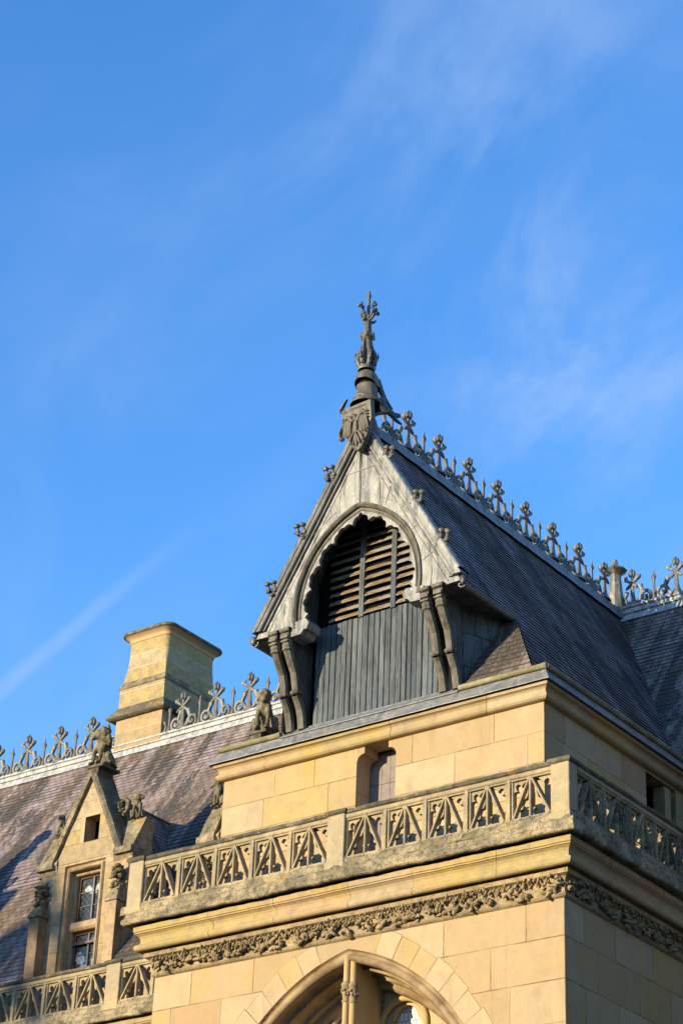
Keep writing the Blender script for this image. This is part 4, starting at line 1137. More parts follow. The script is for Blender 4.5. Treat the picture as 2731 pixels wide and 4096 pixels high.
# ================================================================== STONE DORMERS
def stone_dormer(xc, label):
    root = thing('stone_dormer', label, 'dormer', (xc, 5.4, 1.3), group='stone dormers on the main range')
    def B(mb, nm, mat, **k):
        o = mb.build(nm, mat, **k); return o
    HW = 1.42
    def P(x, d, z): return V3((x, d, z - 1.3))           # local: d = depth behind the facade
    # facade with the window opening and the little gable opening (built from stones round the openings)
    mb = MB(); GS = 1.85; ZA = 7.66
    def gx(z): return min(HW, (ZA - z) / GS + .0) if z > 5.52 else HW
    ops = [(-.66, .66, 0, 5.46), (-.135, .345, 5.99, 6.65)]
    zs = [1.2, 1.9, 2.6, 3.3, 4.0, 4.65, 5.30, 5.46, 5.52, 5.99, 6.35, 6.65, 7.05, 7.4, 7.66]; r_ = random.Random(8)
    for zb, zt_ in zip(zs[:-1], zs[1:]):
        cuts = [-HW, HW] + [c for o_ in ops if o_[2] < zt_ - .01 and o_[3] > zb + .01 for c in o_[:2]]
        if zt_ - zb > .3: cuts += [-.95, .98] if r_.random() < .6 else [r_.uniform(-1.1, -.8), r_.uniform(.75, 1.2)]
        cuts.sort()
        for a, b in zip(cuts[:-1], cuts[1:]):
            m_ = (a + b) / 2; zc = (zb + zt_) / 2
            if any(o_[0] < m_ < o_[1] and o_[2] < zc < o_[3] for o_ in ops): continue
            g0, g1 = gx(zb + 1e-4), gx(zt_ - 1e-4)
            a0, b0, a1, b1 = max(a, -g0), min(b, g0), max(a, -g1), min(b, g1)
            if b0 - a0 < .01: continue
            if b1 < a1: a1 = b1 = (a1 + b1) / 2
            w, h = b - a, zt_ - zb
            mb.add([P(a0, 0, zb), P(b0, 0, zb), P(b1, 0, zt_), P(a1, 0, zt_)], [(0, 1, 2, 3)], False, [(a0 - a, 0), (b0 - a, 0), (b1 - a, h), (a1 - a, h)], (w, h))
    for s in (1, -1):                                     # flanks
        mb.quad(P(s * HW, 0, 1.2), P(s * HW, .58, 1.2), P(s * HW, .58, 5.6), P(s * HW, 0, 5.6), [(.1, 0), (.6, 0), (.6, 4), (.1, 4)], (9, 9))
        mb.prism([(HW - .02, 5.30), (HW + .09, 5.30), (HW + .09, 5.56), (HW - .02, 5.60)], lambda p, d: P(s * p[0], d, p[1]), -.004, .60, .4)
    x0, x1, z0, z1 = ops[1]                                # reveal of the gable opening
    for q in (((x0, z0), (x1, z0)), ((x1, z0), (x1, z1)), ((x1, z1), (x0, z1)), ((x0, z1), (x0, z0))):
        (xa, za), (xb, zb) = q
        mb.quad(P(xa, 0, za), P(xb, 0, zb), P(xb, .38, zb), P(xa, .38, za), [(.5, .5)] * 4, (9, 9), .5)
    fw = B(mb, 'gable_wall', M['dormerstone']); fw.parent = root
    mb = MB()
    for x_, z_, x2, z2 in ((-.26, 5.99, -.135, 6.74), (-.135, 6.65, .345, 6.74)): mb.prism([(x_, z_), (x2, z_), (x2, z2), (x_, z2)], lambda p, d: P(p[0], d, p[1]), -.004, .02, .2)
    c = mb.build('lintel', M['clean']); c.parent = fw
    mb = MB(); mb.quad(P(-.3, .38, 5.8), P(.5, .38, 5.8), P(.5, .38, 6.8), P(-.3, .38, 6.8)); c = mb.build('opening_back', M['void']); c.parent = fw
    # moulded window surround, transom, casements
    wroot = thing('window'); wroot.parent = root
    mb = MB()
    wp = [(0, 0), (.02, .06), (.055, .075), (.06, .03), (.085, .0), (.125, -.01), (.155, .02), (.165, .075), (.15, .13), (.165, .17), (.22, .19), (.235, .22), (.24, .42)]
    ow, oz = .66, 5.46
    rows = [[P(-ow + i, d, 1.3), P(-ow + i, d, oz - i), P(ow - i, d, oz - i), P(ow - i, d, 1.3)] for i, d in wp]
    mb.grid(rows, False, tone=.2)
    c = mb.build('surround', M['dormerstone'], weld=False); c.parent = wroot
    mb = MB(); mb.prism([(.10, 3.86), (.14, 4.02), (.22, 4.05), (.42, 4.05), (.42, 3.80), (.16, 3.80)], lambda p, d: P(d, p[0], p[1]), -.43, .43, .5)
    c = mb.build('transom', M['dormerstone'], bevel=.01); c.parent = wroot
    for zb, zt_ in ((4.05, 5.23), (2.2, 3.80)):
        cas = MB(); d0 = .30
        for a, b in (((-.42, zb), (-.36, zt_)), ((.36, zb), (.42, zt_)), ((-.36, zt_ - .06), (.36, zt_)), ((-.36, zb), (.36, zb + .06))):
            cas.prism([a, (b[0], a[1]), b, (a[0], b[1])], lambda p, d: P(p[0], d, p[1]), d0, d0 + .06)
        cs = cas.build('casement', M['redframe']); cs.parent = wroot
        m2 = MB()
        m2.prism([(.045, zb + .06), (.085, zb + .06), (.085, zt_ - .06), (.045, zt_ - .06)], lambda p, d: P(p[0], d, p[1]), d0 - .01, d0 + .04)
        for k in range(1, 3):
            z = lerp(zb + .06, zt_ - .06, k / 3); m2.prism([(-.36, z - .008), (.36, z - .008), (.36, z + .008), (-.36, z + .008)], lambda p, d: P(p[0], d, p[1]), d0 + .015, d0 + .035)
        c = m2.build('glazing_bar', M['bar']); c.parent = cs
        m3 = MB(); m3.quad(P(-.37, d0 + .04, zb), P(.37, d0 + .04, zb), P(.37, d0 + .04, zt_), P(-.37, d0 + .04, zt_)); c = m3.build('pane', M['pane']); c.parent = cs
    mb = MB(); mb.box(P(-.7, .5, 1.4), P(.7, .55, 5.5)); c = mb.build('room_behind', M['void']); c.parent = wroot
    # copings, kneelers with sloping tops, ridge roll, crockets
    for s in (1, -1):
        mb = MB(); n = 16; rows = []
        L0, L1 = (1.42, 5.60), (.0, 8.0)
        for i in range(n + 1):
            t = i / n; x, z = lerp(1.19, .03, t), lerp(5.50, 7.86, t) ; row = []
            for o_, d in ((-.10, -.0), (-.10, -.10), (-.02, -.115), (.055, -.07), (.075, .0), (.085, .27), (.10, .285), (.09, .30), (.075, .56), (-.03, .60), (-.10, .56)):
                k = .012 * noise.noise(V3((x * 4, d * 7, z * 4 + xc)))
                row.append(P(s * (x + o_ * .87 + k), d + k, z + o_ * .48 + k))
            rows.append(row)
        mb.grid(rows, False, True); mb.add(rows[0], [tuple(range(11))]); mb.add(rows[-1], [tuple(range(11))])
        cp = B(mb, 'coping', M['coping'] if s > 0 else M['lichen'], weld=False); cp.parent = root
        m2 = MB()
        leaf_cluster(m2, P(s * .80, .32, 6.72), .17, 16, 3 + int(s)); leaf_cluster(m2, P(s * .76, .32, 6.95), .14, 14, 9 + int(s))
        m2.tube([P(s * .80, .32, 6.60), P(s * .93, .32, 6.78), P(s * .95, .32, 6.95), P(s * .84, .32, 7.05)], [.05, .06, .07, .06], 8)
        m2.tube([P(s * 1.12, .36, 6.10), P(s * 1.04, .36, 6.25), P(s * 1.08, .36, 6.42), P(s * 1.18, .36, 6.45)], [.045, .04, .035, .035], 8)
        c = m2.build('crocket', M['beast'], weld=False); c.parent = cp
        mb = MB(); rows = []
        for i in range(9):
            t = i / 8
            rows.append([P(s * lerp(.92, 1.535, i / 8), d + .010 * noise.noise(V3((i, d * 8, z * 8))), z) for d, z in ((-.03, 5.52), (-.055, 5.54), (-.05, 5.60), (.34, 6.38), (.37, 6.46), (.66, 6.46), (.66, 5.30), (.0, 5.30))])
        mb.grid(rows, False, True); mb.add(rows[0], [tuple(range(8))]); mb.add(rows[-1], [tuple(range(8))])
        mb.prism([(1.0, 5.44), (1.535, 5.44), (1.555, 5.50), (1.54, 5.60), (1.02, 5.60)], lambda p, d: P(s * p[0], d, p[1]), -.118, .10, .4)
        c = B(mb, 'kneeler', M['lichen'], weld=False); c.parent = root
        # buttress with a steep little gablet and a leafy finial
        mb = MB(); xb = s * 1.24
        mb.box(P(xb - .165, -.30, 1.3), P(xb + .165, .2, 4.18), .5)
        bt = B(mb, 'buttress', M['dormerstone'], bevel=.008); bt.parent = root
        mb = MB()
        q = [P(xb - .20, -.34, 4.18), P(xb + .20, -.34, 4.18), P(xb + .20, .0, 4.18), P(xb - .20, .0, 4.18), P(xb - .20, -.34, 4.24), P(xb + .20, -.34, 4.24), P(xb + .20, .0, 4.24), P(xb - .20, .0, 4.24),
             P(xb - .07, -.10, 4.72), P(xb + .07, -.10, 4.72), P(xb + .07, .0, 4.78), P(xb - .07, .0, 4.78)]
        mb.add(q, [(0, 1, 5, 4), (1, 2, 6, 5), (3, 0, 4, 7), (4, 5, 9, 8), (5, 6, 10, 9), (7, 4, 8, 11), (8, 9, 10, 11), (0, 3, 2, 1)])
        c = mb.build('gablet', M['lichen'], bevel=.01); c.parent = bt
        mb = MB(); mb.tube([P(xb, -.10, 4.6), P(xb, -.10, 4.95)], [.07, .05], 8)
        leaf_cluster(mb, P(xb, -.12, 4.92), .24, 34, 31 + int(s)); leaf_cluster(mb, P(xb, -.14, 4.62), .19, 22, 33 + int(s)); leaf_cluster(mb, P(xb - .1, -.22, 4.42), .08, 7, 36)
        leaf_cluster(mb, P(xb + .1, -.22, 4.45), .08, 7, 37)
        c = mb.build('leaf_finial', M['beast'], weld=False); c.parent = bt
    # pedestal of the beast
    mb = MB()
    mb.prism([(-.14, 7.66), (.14, 7.66), (.16, 7.90), (.30, 7.98), (-.14, 7.98)], lambda p, d: P(p[0] + .02, d, p[1]), -.06, .52, .5)
    mb.prism([(-.17, 7.90), (.34, 7.90), (.34, 7.98), (-.17, 7.98)], lambda p, d: P(p[0], d, p[1]), -.10, .58, .5)
    c = B(mb, 'pedestal', M['coping'], bevel=.015); c.parent = root
    # slate roof behind, running into the main roof
    mb = MB(); zr = 7.42; yr = 11 - (ZR - zr) / SM - 5.4; hw = 1.30; zl = 5.35
    for s in (1, -1):
        Ls = math.hypot(hw, zr - zl)
        fn_ = lambda u, q, s=s: P(s * lerp(hw, 0, q / Ls), u, lerp(zl, zr, q / Ls))
        slates(mb, fn_, V3((s * (zr - zl), 0, hw)).normalized(), 0, Ls, lambda q: .55, lambda q: 11 - (ZR - lerp(zl, zr, q / Ls)) / SM - 5.4 + .02, .15, .012)
        mb.quad(P(s * hw, .55, 2.5), P(s * hw, 1.8, 2.5), P(s * hw, 1.8, zl), P(s * hw, .55, zl))
    mb.prism([(-.05, zr - .02), (0, zr + .05), (.05, zr - .02)], lambda p, d: P(p[0], d, p[1]), .5, yr + .05)
    c = mb.build('roof', M['slate'], weld=False); c.parent = root
    mb = MB(); mb.prism([(-1.2, 3.0), (1.2, 3.0), (1.2, 5.35), (0, 7.3), (-1.2, 5.35)], lambda p, d: P(p[0], d, p[1]), .58, 2.6); c = mb.build('roof_core', M['void']); c.parent = root
    return root
d1 = stone_dormer(D1, 'left stone dormer with leaded windows and a maned beast on its steep gable')
d2 = copy_tree(d1); d2.location.x = D2 + .10; d2.location.z -= .25
d0 = copy_tree(d1); d0.location.x = D1 - 6.55
d0['label'] = 'stone dormer beyond the left edge whose shadow lies on the slates'
d2['label'] = 'second stone dormer almost hidden behind the upper wall of the tower, one kneeler showing'

# ================================================================== CHIMNEY
ch = thing('chimney', 'square pale stone chimney with rounded cap riding the ridge of the main range', 'chimney', (-20.2, 11.65, 11.2))
def ringpts(x0, x1, y0, y1, z, r, n=6):
    out = []
    for cx, cy, a0 in ((x0 + r, y0 + r, 180), (x1 - r, y0 + r, 270), (x1 - r, y1 - r, 0), (x0 + r, y1 - r, 90)):
        for k in range(n + 1):
            a = R(a0 + 90 * k / n); out.append((cx + r * math.cos(a), cy + r * math.sin(a), z))
    return out
CY0, CY1 = 10.6, 12.74
def tier(nm, levels, mat, courses=False):
    mb = MB()
    if courses:
        for (l0, l1) in zip(levels[:-1], levels[1:]):
            h = l1[2] - l0[2]; a, b = ringpts(l0[0], l0[1], CY0 - l0[3], CY1 + l0[3], l0[2], l0[4]), ringpts(l1[0], l1[1], CY0 - l1[3], CY1 + l1[3], l1[2], l1[4])
            a.append(a[0]); b.append(b[0]); n = len(a); per = [0]
            for k in range(1, n): per.append(per[-1] + (V3(a[k]) - V3(a[k - 1])).length)
            uv = [(q % 99 + 3, 0) for q in per] + [(q % 99 + 3, h) for q in per]
            mb.grid([a, b], True, False, uv=uv, dim=(99, h), tone=random.random())
    else:
        mb.grid([ringpts(l[0], l[1], CY0 - l[3], CY1 + l[3], l[2], l[4]) for l in levels], True, True)
    return hang(mb.build(nm, mat, weld=False), ch)
tier('base', [(-21.06, -19.335, 10.6, 0, .012), (-21.06, -19.335, 11.75, 0, .012), (-21.06, -19.335, 12.16, 0, .012)], M['chimstone'], True)
tier('skirt', [(-21.06, -19.335, 12.155, 0, .012), (-21.30, -19.12, 12.17, .20, .012), (-21.31, -19.11, 12.22, .21, .012), (-21.04, -19.33, 12.52, .01, .012), (-21.02, -19.335, 12.53, 0, .012)], M['coping'])
tier('shaft', [(-21.03, -19.335, 12.52, .0, .012), (-21.03, -19.335, 13.0, .0, .012), (-21.02, -19.335, 13.12, .0, .012)], M['chimstone2'], True)
tier('string_course', [(-21.02, -19.335, 13.10, .0, .012), (-21.06, -19.30, 13.12, .04, .012), (-21.05, -19.30, 13.19, .035, .012), (-20.95, -19.32, 13.29, .01, .012), (-20.93, -19.335, 13.30, .0, .012)], M['lichen'])
tier('shaft', [(-20.93, -19.335, 13.29, 0, .02), (-20.82, -19.335, 13.70, 0, .03)], M['chimstone2'], True)
tier('shaft', [(-20.82, -19.335, 13.70, 0, .05), (-20.84, -19.335, 14.12, 0, .16), (-20.86, -19.335, 14.53, 0, .20)], M['chimstone'], True)
tier('cap', [(-20.86, -19.335, 14.52, 0, .2), (-20.89, -19.31, 14.53, .03, .2), (-20.89, -19.31, 14.56, .03, .2), (-20.86, -19.33, 14.58, .01, .2), (-20.90, -19.29, 14.65, .05, .22), (-21.0, -19.18, 14.72, .15, .26), (-21.03, -19.16, 14.73, .18, .28)], M['clean'])
tier('cap_slab', [(-21.0, -19.18, 14.725, .15, .26), (-21.05, -19.14, 14.73, .20, .28), (-21.07, -19.12, 14.77, .22, .3), (-21.05, -19.14, 14.82, .20, .28), (-20.9, -19.28, 14.87, .06, .2), (-20.3, -19.9, 14.87, -.7, .05)], M['coping'])

for o in [q for q in bpy.data.objects if q.parent == ch]: o.data.transform(Matrix.Translation((-.30, .30, .165)))

# ================================================================== RIDGE CRESTING
def finial_parts(root):
    mb = MB(); r = random.Random(2)
    prof = [(.235, -.04), (.21, .0), (.14, .06), (.10, .14), (.072, .26), (.057, .42), (.052, .60), (.050, .70)]
    mb.lathe(prof, (0, 0, 0), 8, True, 1.0, .62)
    mb.tube([(-.34, 0, -.015), (-.22, 0, -.005), (0, 0, .02), (.22, 0, -.005), (.34, 0, -.015)], [.02, .035, .05, .035, .02], 8, .8)
    st = mb.build('stem', M['finial'], weld=False); st.parent = root
    mb = MB()
    mb.tube([(0, 0, .66), (0, 0, .82), (0, 0, .90)], [.04, .036, .05], 8)
    for k in range(4):
        a = k * math.pi / 2; mb.blob((.042 * math.cos(a), .042 * math.sin(a), .93), (.062, .062, .105), None, 2, .15, 2, k)
    mb.blob((0, 0, 1.02), (.035, .035, .075), None, 2)
    for s in (1, -1):
        mb.tube([(0, 0, .645), (s * .07, 0, .69), (s * .13, 0, .74), (s * .18, 0, .785)], [.046, .044, .05, .06], 8, .8)
        mb.blob((s * .195, 0, .80), (.060, .062, .085), Matrix.Rotation(s * .75, 3, 'Y'), 2, .2, 2, 3); mb.blob((s * .165, 0, .845), (.028, .03, .06), Matrix.Rotation(-s * .2, 3, 'Y'), 2)
        mb.tube([(0, 0, .63), (s * .08, -.01, .575), (s * .15, -.02, .515), (s * .20, -.02, .50)], [.05, .048, .04, .016], 8)
    mb.blob((0, 0, .65), (.055, .055, .05), None, 2)
    bl = mb.build('fleuron', M['finial'], weld=False); bl.parent = root
def scroll_parts(root):
    mb = MB(); mb.lathe([(.10, -.04), (.085, .0), (.06, .08), (.042, .2), (.036, .45), (.040, .58), (.066, .64), (.068, .69), (.035, .74), (.022, .80), (.026, .84), (.008, .87)], (0, 0, 0), 8, True, 1, .8)
    o = mb.build('spike', M['finial'], weld=False); o.parent = root
    for s in (1, -1):
        mb = MB()
        ring = [(s * (.215 + .105 * math.cos(a)), 0, .215 + .105 * math.sin(a)) for a in [R(q) for q in range(-90 + 70, 250, 18)]]
        ring = [(s * (.24 + .11 * math.cos(a)), 0, .225 + .115 * math.sin(a)) for a in [R(-95 + q) for q in range(0, 300, 20)]]
        vol = [(s * x, 0, z) for x, z in ((.27, .215), (.225, .20), (.215, .155), (.26, .115), (.325, .15), (.355, .22), (.335, .30), (.27, .345), (.19, .335), (.125, .27), (.095, .18), (.115, .08), (.20, .015), (.31, -.01))]
        mb.tube(vol, [.03, .048, .055, .055, .05, .046, .046, .05, .052, .052, .052, .05, .046, .03], 8, .95, up=(0, 1, 0))
        mb.tube([(s * .31, 0, .30), (s * .37, 0, .43), (s * .41, 0, .545)], [.06, .065, .085], 6, .8, up=(0, 1, 0))
        mb.tube([(s * .335, 0, .33), (s * .385, 0, .24), (s * .43, 0, .13), (s * .50, 0, .055)], [.04, .06, .06, .045], 8, .8, up=(0, 1, 0))
        o = mb.build('scroll', M['finial'], weld=False); o.parent = root
f0 = thing('ridge_finial', 'x', 'finial'); finial_parts(f0)
s0_ = thing('ridge_scroll', 'x', 'ridge ornament'); scroll_parts(s0_)
ORD = ['first', 'second', 'third', 'fourth', 'fifth', 'sixth', 'seventh', 'eighth', 'ninth', 'tenth']
used = {'f': False, 's': False}
def cast(kind, loc, rz, label, group, s=1.0):
    src = f0 if kind == 'f' else s0_
    o = copy_tree(src) if used[kind] else src
    used[kind] = True
    o.location = loc; o.rotation_euler = (0, 0, rz); o.scale = (s, s, s); o['label'] = label; o['group'] = group
    return o
ZC = 11.575
gw, gl_, gr_ = 'fleuron finials on the ridges', 'scrolled spikes on the ridges', ''
for k in range(8):
    cast('f', (XC, 1.87 + 1.203 * k, ZC), R(90), '%s lead fleuron finial behind the shield, counting back along the tower ridge' % ORD[k], gw, .93)
for k in range(8):
    if k < 7 or True:
        y = 1.27 + 1.203 * k
        cast('s', (XC, y, ZC), R(90), '%s scrolled lead spike behind the shield, counting back along the tower ridge' % ORD[k], gl_, .80 if k == 0 else .88)
for k, x in enumerate((-26.15, -24.89, -23.62, -22.37)):
    cast('f', (x, 11, ZC), 0, '%s fleuron finial from the left edge on the ridge left of the chimney' % ORD[k], gw, 1.08)
for k, x in enumerate((-25.50, -24.22, -22.98, -21.74)):
    cast('s', (x, 11, ZC), 0, '%s scrolled spike from the left edge on the ridge left of the chimney' % ORD[k], gl_, 1.02)
for k, x in enumerate((-18.95, -17.75, -16.555)):
    cast('f', (x, 11, ZC), 0, '%s fleuron finial to the right of the chimney on the main ridge' % ORD[k], gw, 1.08)
for k, x in enumerate((-19.18, -18.33, -17.14, -15.93)):
    cast('s', (x - (.24 if k == 0 else 0), 11, ZC), 0, '%s scrolled spike to the right of the chimney on the main ridge' % ORD[k], gl_, 1.02)
cast('f', (-4.57, 11, ZC), 0, 'fleuron finial just right of the pointed lead post where the ridges meet', gw, .95)
cast('f', (-3.35, 11, ZC), 0, 'fleuron finial at the right edge of the picture on the far ridge', gw, .95)
cast('s', (-3.97, 11, ZC), 0, 'scrolled spike between the two right-hand fleuron finials on the far ridge', gl_, .95)
cast('s', (-5.05, 11, ZC - .03), 0, 'scrolled ornament at the foot of the pointed lead post where the ridges meet', gl_, .8)
pn = thing('ridge_post', 'plain tapered lead post with pointed flaring cap where the two ridges meet', 'post', (-5.0, 10.93, 11.4))
mb = MB(); mb.lathe([(.26, -.15), (.235, .0), (.215, .2), (.145, .95), (.135, 1.08)], (0, 0, 0), 8, False, rot=R(22)); o = mb.build('shaft', M['finial'], weld=False); o.parent = pn
mb = MB(); mb.lathe([(.135, 1.05), (.15, 1.09), (.235, 1.17), (.305, 1.22), (.29, 1.245), (.16, 1.31), (.09, 1.38), (.065, 1.46), (.06, 1.52), (.03, 1.545), (0.001, 1.55)], (0, 0, 0), 8, False, rot=R(22)); o = mb.build('cap', M['finial'], weld=False); o.parent = pn

# ================================================================== ARMORIAL FINIAL
arm = thing('armorial_finial', 'lead finial with eagle shield, helmet, flaming crest and tall cross-shaped spire on the gable peak', 'finial', (XC, .25, 11.0))
mb = MB()
def sh_hw(z):                    # half width of the heater shield
    t = (z - 10.58) / 1.13
    return .415 * (min(1, t / .62) ** .62 if t < .62 else 1)
rows_f, rows_b = [], []
for i in range(25):
    z = lerp(10.585, 11.70, i / 24); hw = max(.004, sh_hw(z)); rf = []; rb = []
    for k in range(13):
        q = -1 + k / 6; bow = .05 * (1 - q * q); edge = .022 if abs(q) > .82 or i > 22 else 0
        tip = .025 * abs(q) ** 2 if i == 24 else 0
        rf.append((q * hw, -.10 - bow - edge, z + tip)); rb.append((q * hw, .0 - bow, z + tip))
    rows_f.append(rf); rows_b.append(rb)
mb.grid(rows_f, False); mb.grid(rows_b, False)
mb.grid([[r[0] for r in rows_f], [r[0] for r in rows_b]], False); mb.grid([[r[-1] for r in rows_f], [r[-1] for r in rows_b]], False); mb.grid([rows_f[-1], rows_b[-1]], False); mb.grid([rows_f[0], rows_b[0]], False)
SHM = Matrix.Translation((XC + .09, .02, 0)) @ Matrix.Translation((0, 0, 10.62)) @ Matrix.Diagonal((.98, 1, .93, 1)) @ Matrix.Translation((0, 0, -10.62)) @ Matrix.Translation((0, 0, 11.2)) @ Matrix.Rotation(R(7), 4, 'X') @ Matrix.Rotation(R(-6), 4, 'Z') @ Matrix.Translation((0, 0, -11.2))
def xform(o, m): o.data.transform(m); return o
def dent(o, amp, fr):
    for v in o.data.vertices: v.co += v.normal * amp * (noise.noise(v.co * fr) + .5 * noise.noise(v.co * fr * 2.7))
    return o
shl = hang(xform(mb.build('shield', M['leadbrown'], weld=False), SHM), arm)
mb = MB(); yE = -.178
def strk(pts, r): mb.tube([(x * 1.12, yE + .012, 11.1 + (z - 11.1) * 1.1) for x, z in pts], [q * 1.15 for q in r], 8, 1.0)
mb.blob((0, yE + .01, 11.18), (.065, .045, .22), None, 2); mb.blob((-.02, yE, 11.44), (.05, .05, .055), None, 2); strk([(-.03, 11.45), (-.10, 11.43), (-.12, 11.40)], [.028, .02, .008])
strk([(0, 11.30), (0, 11.44)], [.05, .035])
for s in (1, -1):
    strk([(s * .05, 11.28), (s * .14, 11.40), (s * .22, 11.45), (s * .25, 11.38)], [.05, .05, .045, .03])
    for k in range(5):
        x0 = .10 + k * .042; strk([(s * x0, 11.36 - abs(k - 2) * .012), (s * (x0 + .03), 11.2 - .01 * k), (s * (x0 + .045), 11.02 - .02 * (2 - abs(k - 2)))], [.03, .026, .012])
    for k in range(3): strk([(s * .24, 11.42 - k * .06), (s * .30, 11.44 - k * .065), (s * .33, 11.41 - k * .065)], [.025, .022, .01])
    strk([(s * .05, 11.05), (s * .13, 10.95), (s * .16, 10.87)], [.03, .024, .02]); 
    for k in (-1, 0, 1): strk([(s * .16, 10.87), (s * .16 + k * .035, 10.82)], [.016, .006])
    strk([(s * .02, 10.97), (s * .07, 10.82), (s * .08, 10.77)], [.03, .028, .012])
strk([(0, 11.0), (0, 10.78), (0, 10.72)], [.04, .035, .012])
eg = hang(xform(mb.build('eagle_relief', M['leadbrown'], weld=False), SHM), arm); eg.parent = shl; eg.matrix_parent_inverse = shl.matrix_basis.inverted()
eg.matrix_parent_inverse = Matrix.Identity(4)
HX, HY = XC + .03, .22
SLIMH = Matrix.Translation((HX, HY, 0)) @ Matrix.Diagonal((.93, .93, 1, 1)) @ Matrix.Translation((-HX, -HY, 0))
SLIM = Matrix.Translation((HX, HY, 0)) @ Matrix.Diagonal((.84, .84, 1, 1)) @ Matrix.Translation((-HX, -HY, 0))
mb = MB()
mb.lathe([(.385, 11.87), (.395, 11.89), (.34, 11.96), (.27, 12.08), (.235, 12.22), (.24, 12.34), (.25, 12.36), (.235, 12.375)], (HX, HY, 0), 20, True, 1, 1.05)
mb.lathe([(.34, 11.88), (.24, 12.1), (.235, 12.37)], (HX, HY, 0), 20, True)
rows = []
for i in range(12):              # visored upper part, lifted at the front
    t = i / 11; row = []
    for k in range(20):
        a = 2 * math.pi * k / 20; fr_ = max(0, -math.sin(a)) ; r = (.275 + .03 * fr_) * math.cos(t * 1.25) ** .55; z = 12.44 - .02 * fr_ + .30 * math.sin(t * 1.35) + (.05 * fr_ if i == 0 else 0) - .10 * (1 - fr_) * (1 - t)
        row.append((HX + r * math.cos(a), HY + r * 1.08 * math.sin(a), z))
    rows.append(row)
mb.grid(rows, True, True)
hl_ = hang(xform(dent(mb.build('helmet', M['leadbrown'], weld=False), .022, 6.0), Matrix.Translation((.05, 0, -.09)) @ SLIMH), arm)
mb = MB(); mb.lathe([(.225, 12.28), (.23, 12.50)], (HX, HY, 0), 16); mb.lathe([(.20, 11.86), (.16, 12.0), (.16, 12.2)], (HX, HY, 0), 12); c = xform(mb.build('visor_slit', M['void']), Matrix.Translation((.05, 0, -.09)) @ SLIMH); hang(c, arm); c.parent = hl_; c.matrix_parent_inverse = Matrix.Identity(4)
mb = MB(); r_ = random.Random(6)
mb.lathe([(.22, 12.70), (.235, 12.74), (.20, 12.80), (.15, 12.84)], (HX, HY, 0), 14)
for k in range(7):
    a = k * 2 * math.pi / 7 + .3; ca, sa = math.cos(a), math.sin(a); top = 13.36 + .2 * ((k * 3) % 4) / 4
    mb.tube([(HX + .16 * ca, HY + .16 * sa, 12.78), (HX + .235 * ca, HY + .235 * sa, 12.95), (HX + .20 * ca, HY + .20 * sa, 13.12), (HX + .15 * ca, HY + .15 * sa, 13.25), (HX + .15 * ca, HY + .15 * sa, top)], [.055, .07, .062, .035, .008], 7)
    mb.blob((HX + .27 * ca, HY + .27 * sa, 13.0 + .07 * math.sin(k * 2)), (.065, .05, .05), Matrix.Rotation(a, 3, 'Z'), 2, .6, 2, k); mb.blob((HX + .24 * ca, HY + .24 * sa, 12.84), (.05, .04, .04), None, 1, .6, 2, k + 4)
    mb.tube([(HX + .26 * ca, HY + .26 * sa, 13.0), (HX + .31 * ca, HY + .31 * sa, 13.04), (HX + .30 * ca, HY + .30 * sa, 13.12)], [.035, .025, .008], 6)
hang(xform(mb.build('crest', M['leaddark'], weld=False), SLIM), arm)
mb = MB()
mb.lathe([(.15, 12.75), (.125, 13.1), (.10, 13.5), (.095, 13.53)], (HX, HY, 0), 8, False)
mb.lathe([(.09, 13.66), (.078, 13.9), (.068, 14.0), (.062, 14.12)], (HX, HY, 0), 8, False)
mb.lathe([(.04, 14.1), (.036, 14.58), (.05, 14.64), (.058, 14.665), (.045, 14.70), (.03, 14.76), (.02, 14.79), (.001, 14.80)], (HX, HY, 0), 8, False)
sp = hang(mb.build('spire', M['leadbrown'], weld=False), arm)
mb = MB(); mb.lathe([(.10, 13.50), (.15, 13.55), (.155, 13.60), (.12, 13.66), (.08, 13.69)], (HX, HY, 0), 10)
for k in range(6):
    a = k * math.pi / 3; mb.blob((HX + .135 * math.cos(a), HY + .135 * math.sin(a), 13.60), (.045, .045, .065), None, 2, .3, 2, k)
c = hang(mb.build('spire_knop', M['leadbrown'], weld=False), arm); c.parent = sp; c.matrix_parent_inverse = Matrix.Identity(4)
mb = MB(); mb.blob((HX, HY, 14.10), (.075, .075, .085), None, 2, .2, 2, 1)
for k in range(4):
    a = k * math.pi / 2 + R(-18); ca, sa = .85 * math.cos(a), .85 * math.sin(a)
    Pq = lambda r, z: (HX + r * ca, HY + r * sa, z)
    mb.tube([Pq(.03, 14.08), Pq(.12, 14.12), Pq(.18, 14.20), Pq(.22, 14.26)], [.028, .022, .02, .025], 7)
    for dx, dz in ((0, .085), (.065, .01), (-.055, .01)): mb.blob(Pq(.235 + dx, 14.29 + dz), (.042, .042, .048), None, 2, .2, 2, k)
    mb.tube([Pq(.05, 14.0), Pq(.13, 14.01), Pq(.20, 14.04), Pq(.25, 14.11)], [.03, .035, .03, .012], 7); mb.blob(Pq(.14, 14.0), (.05, .04, .03), None, 1, .6, 2, k + 3)
c = hang(mb.build('fleuron', M['leaddark'], weld=False), arm); c.parent = sp; c.matrix_parent_inverse = Matrix.Identity(4)
mb = MB()                        # mantling scrolls that fall behind helmet and shield
def band(pts, rr, fl=.5): mb.tube(pts, rr, 8, fl)
X, Y = XC, .25
band([(X + .10, .36, 12.66), (X + .20, .45, 12.48), (X + .25, .48, 12.25), (X + .33, .52, 12.02), (X + .45, .62, 11.80)], [.06, .11, .12, .10, .05])
band([(X - .08, -.02, 11.92), (X + .12, -.06, 11.93), (X + .25, .02, 11.87), (X + .38, .2, 11.85)], [.05, .075, .085, .10])
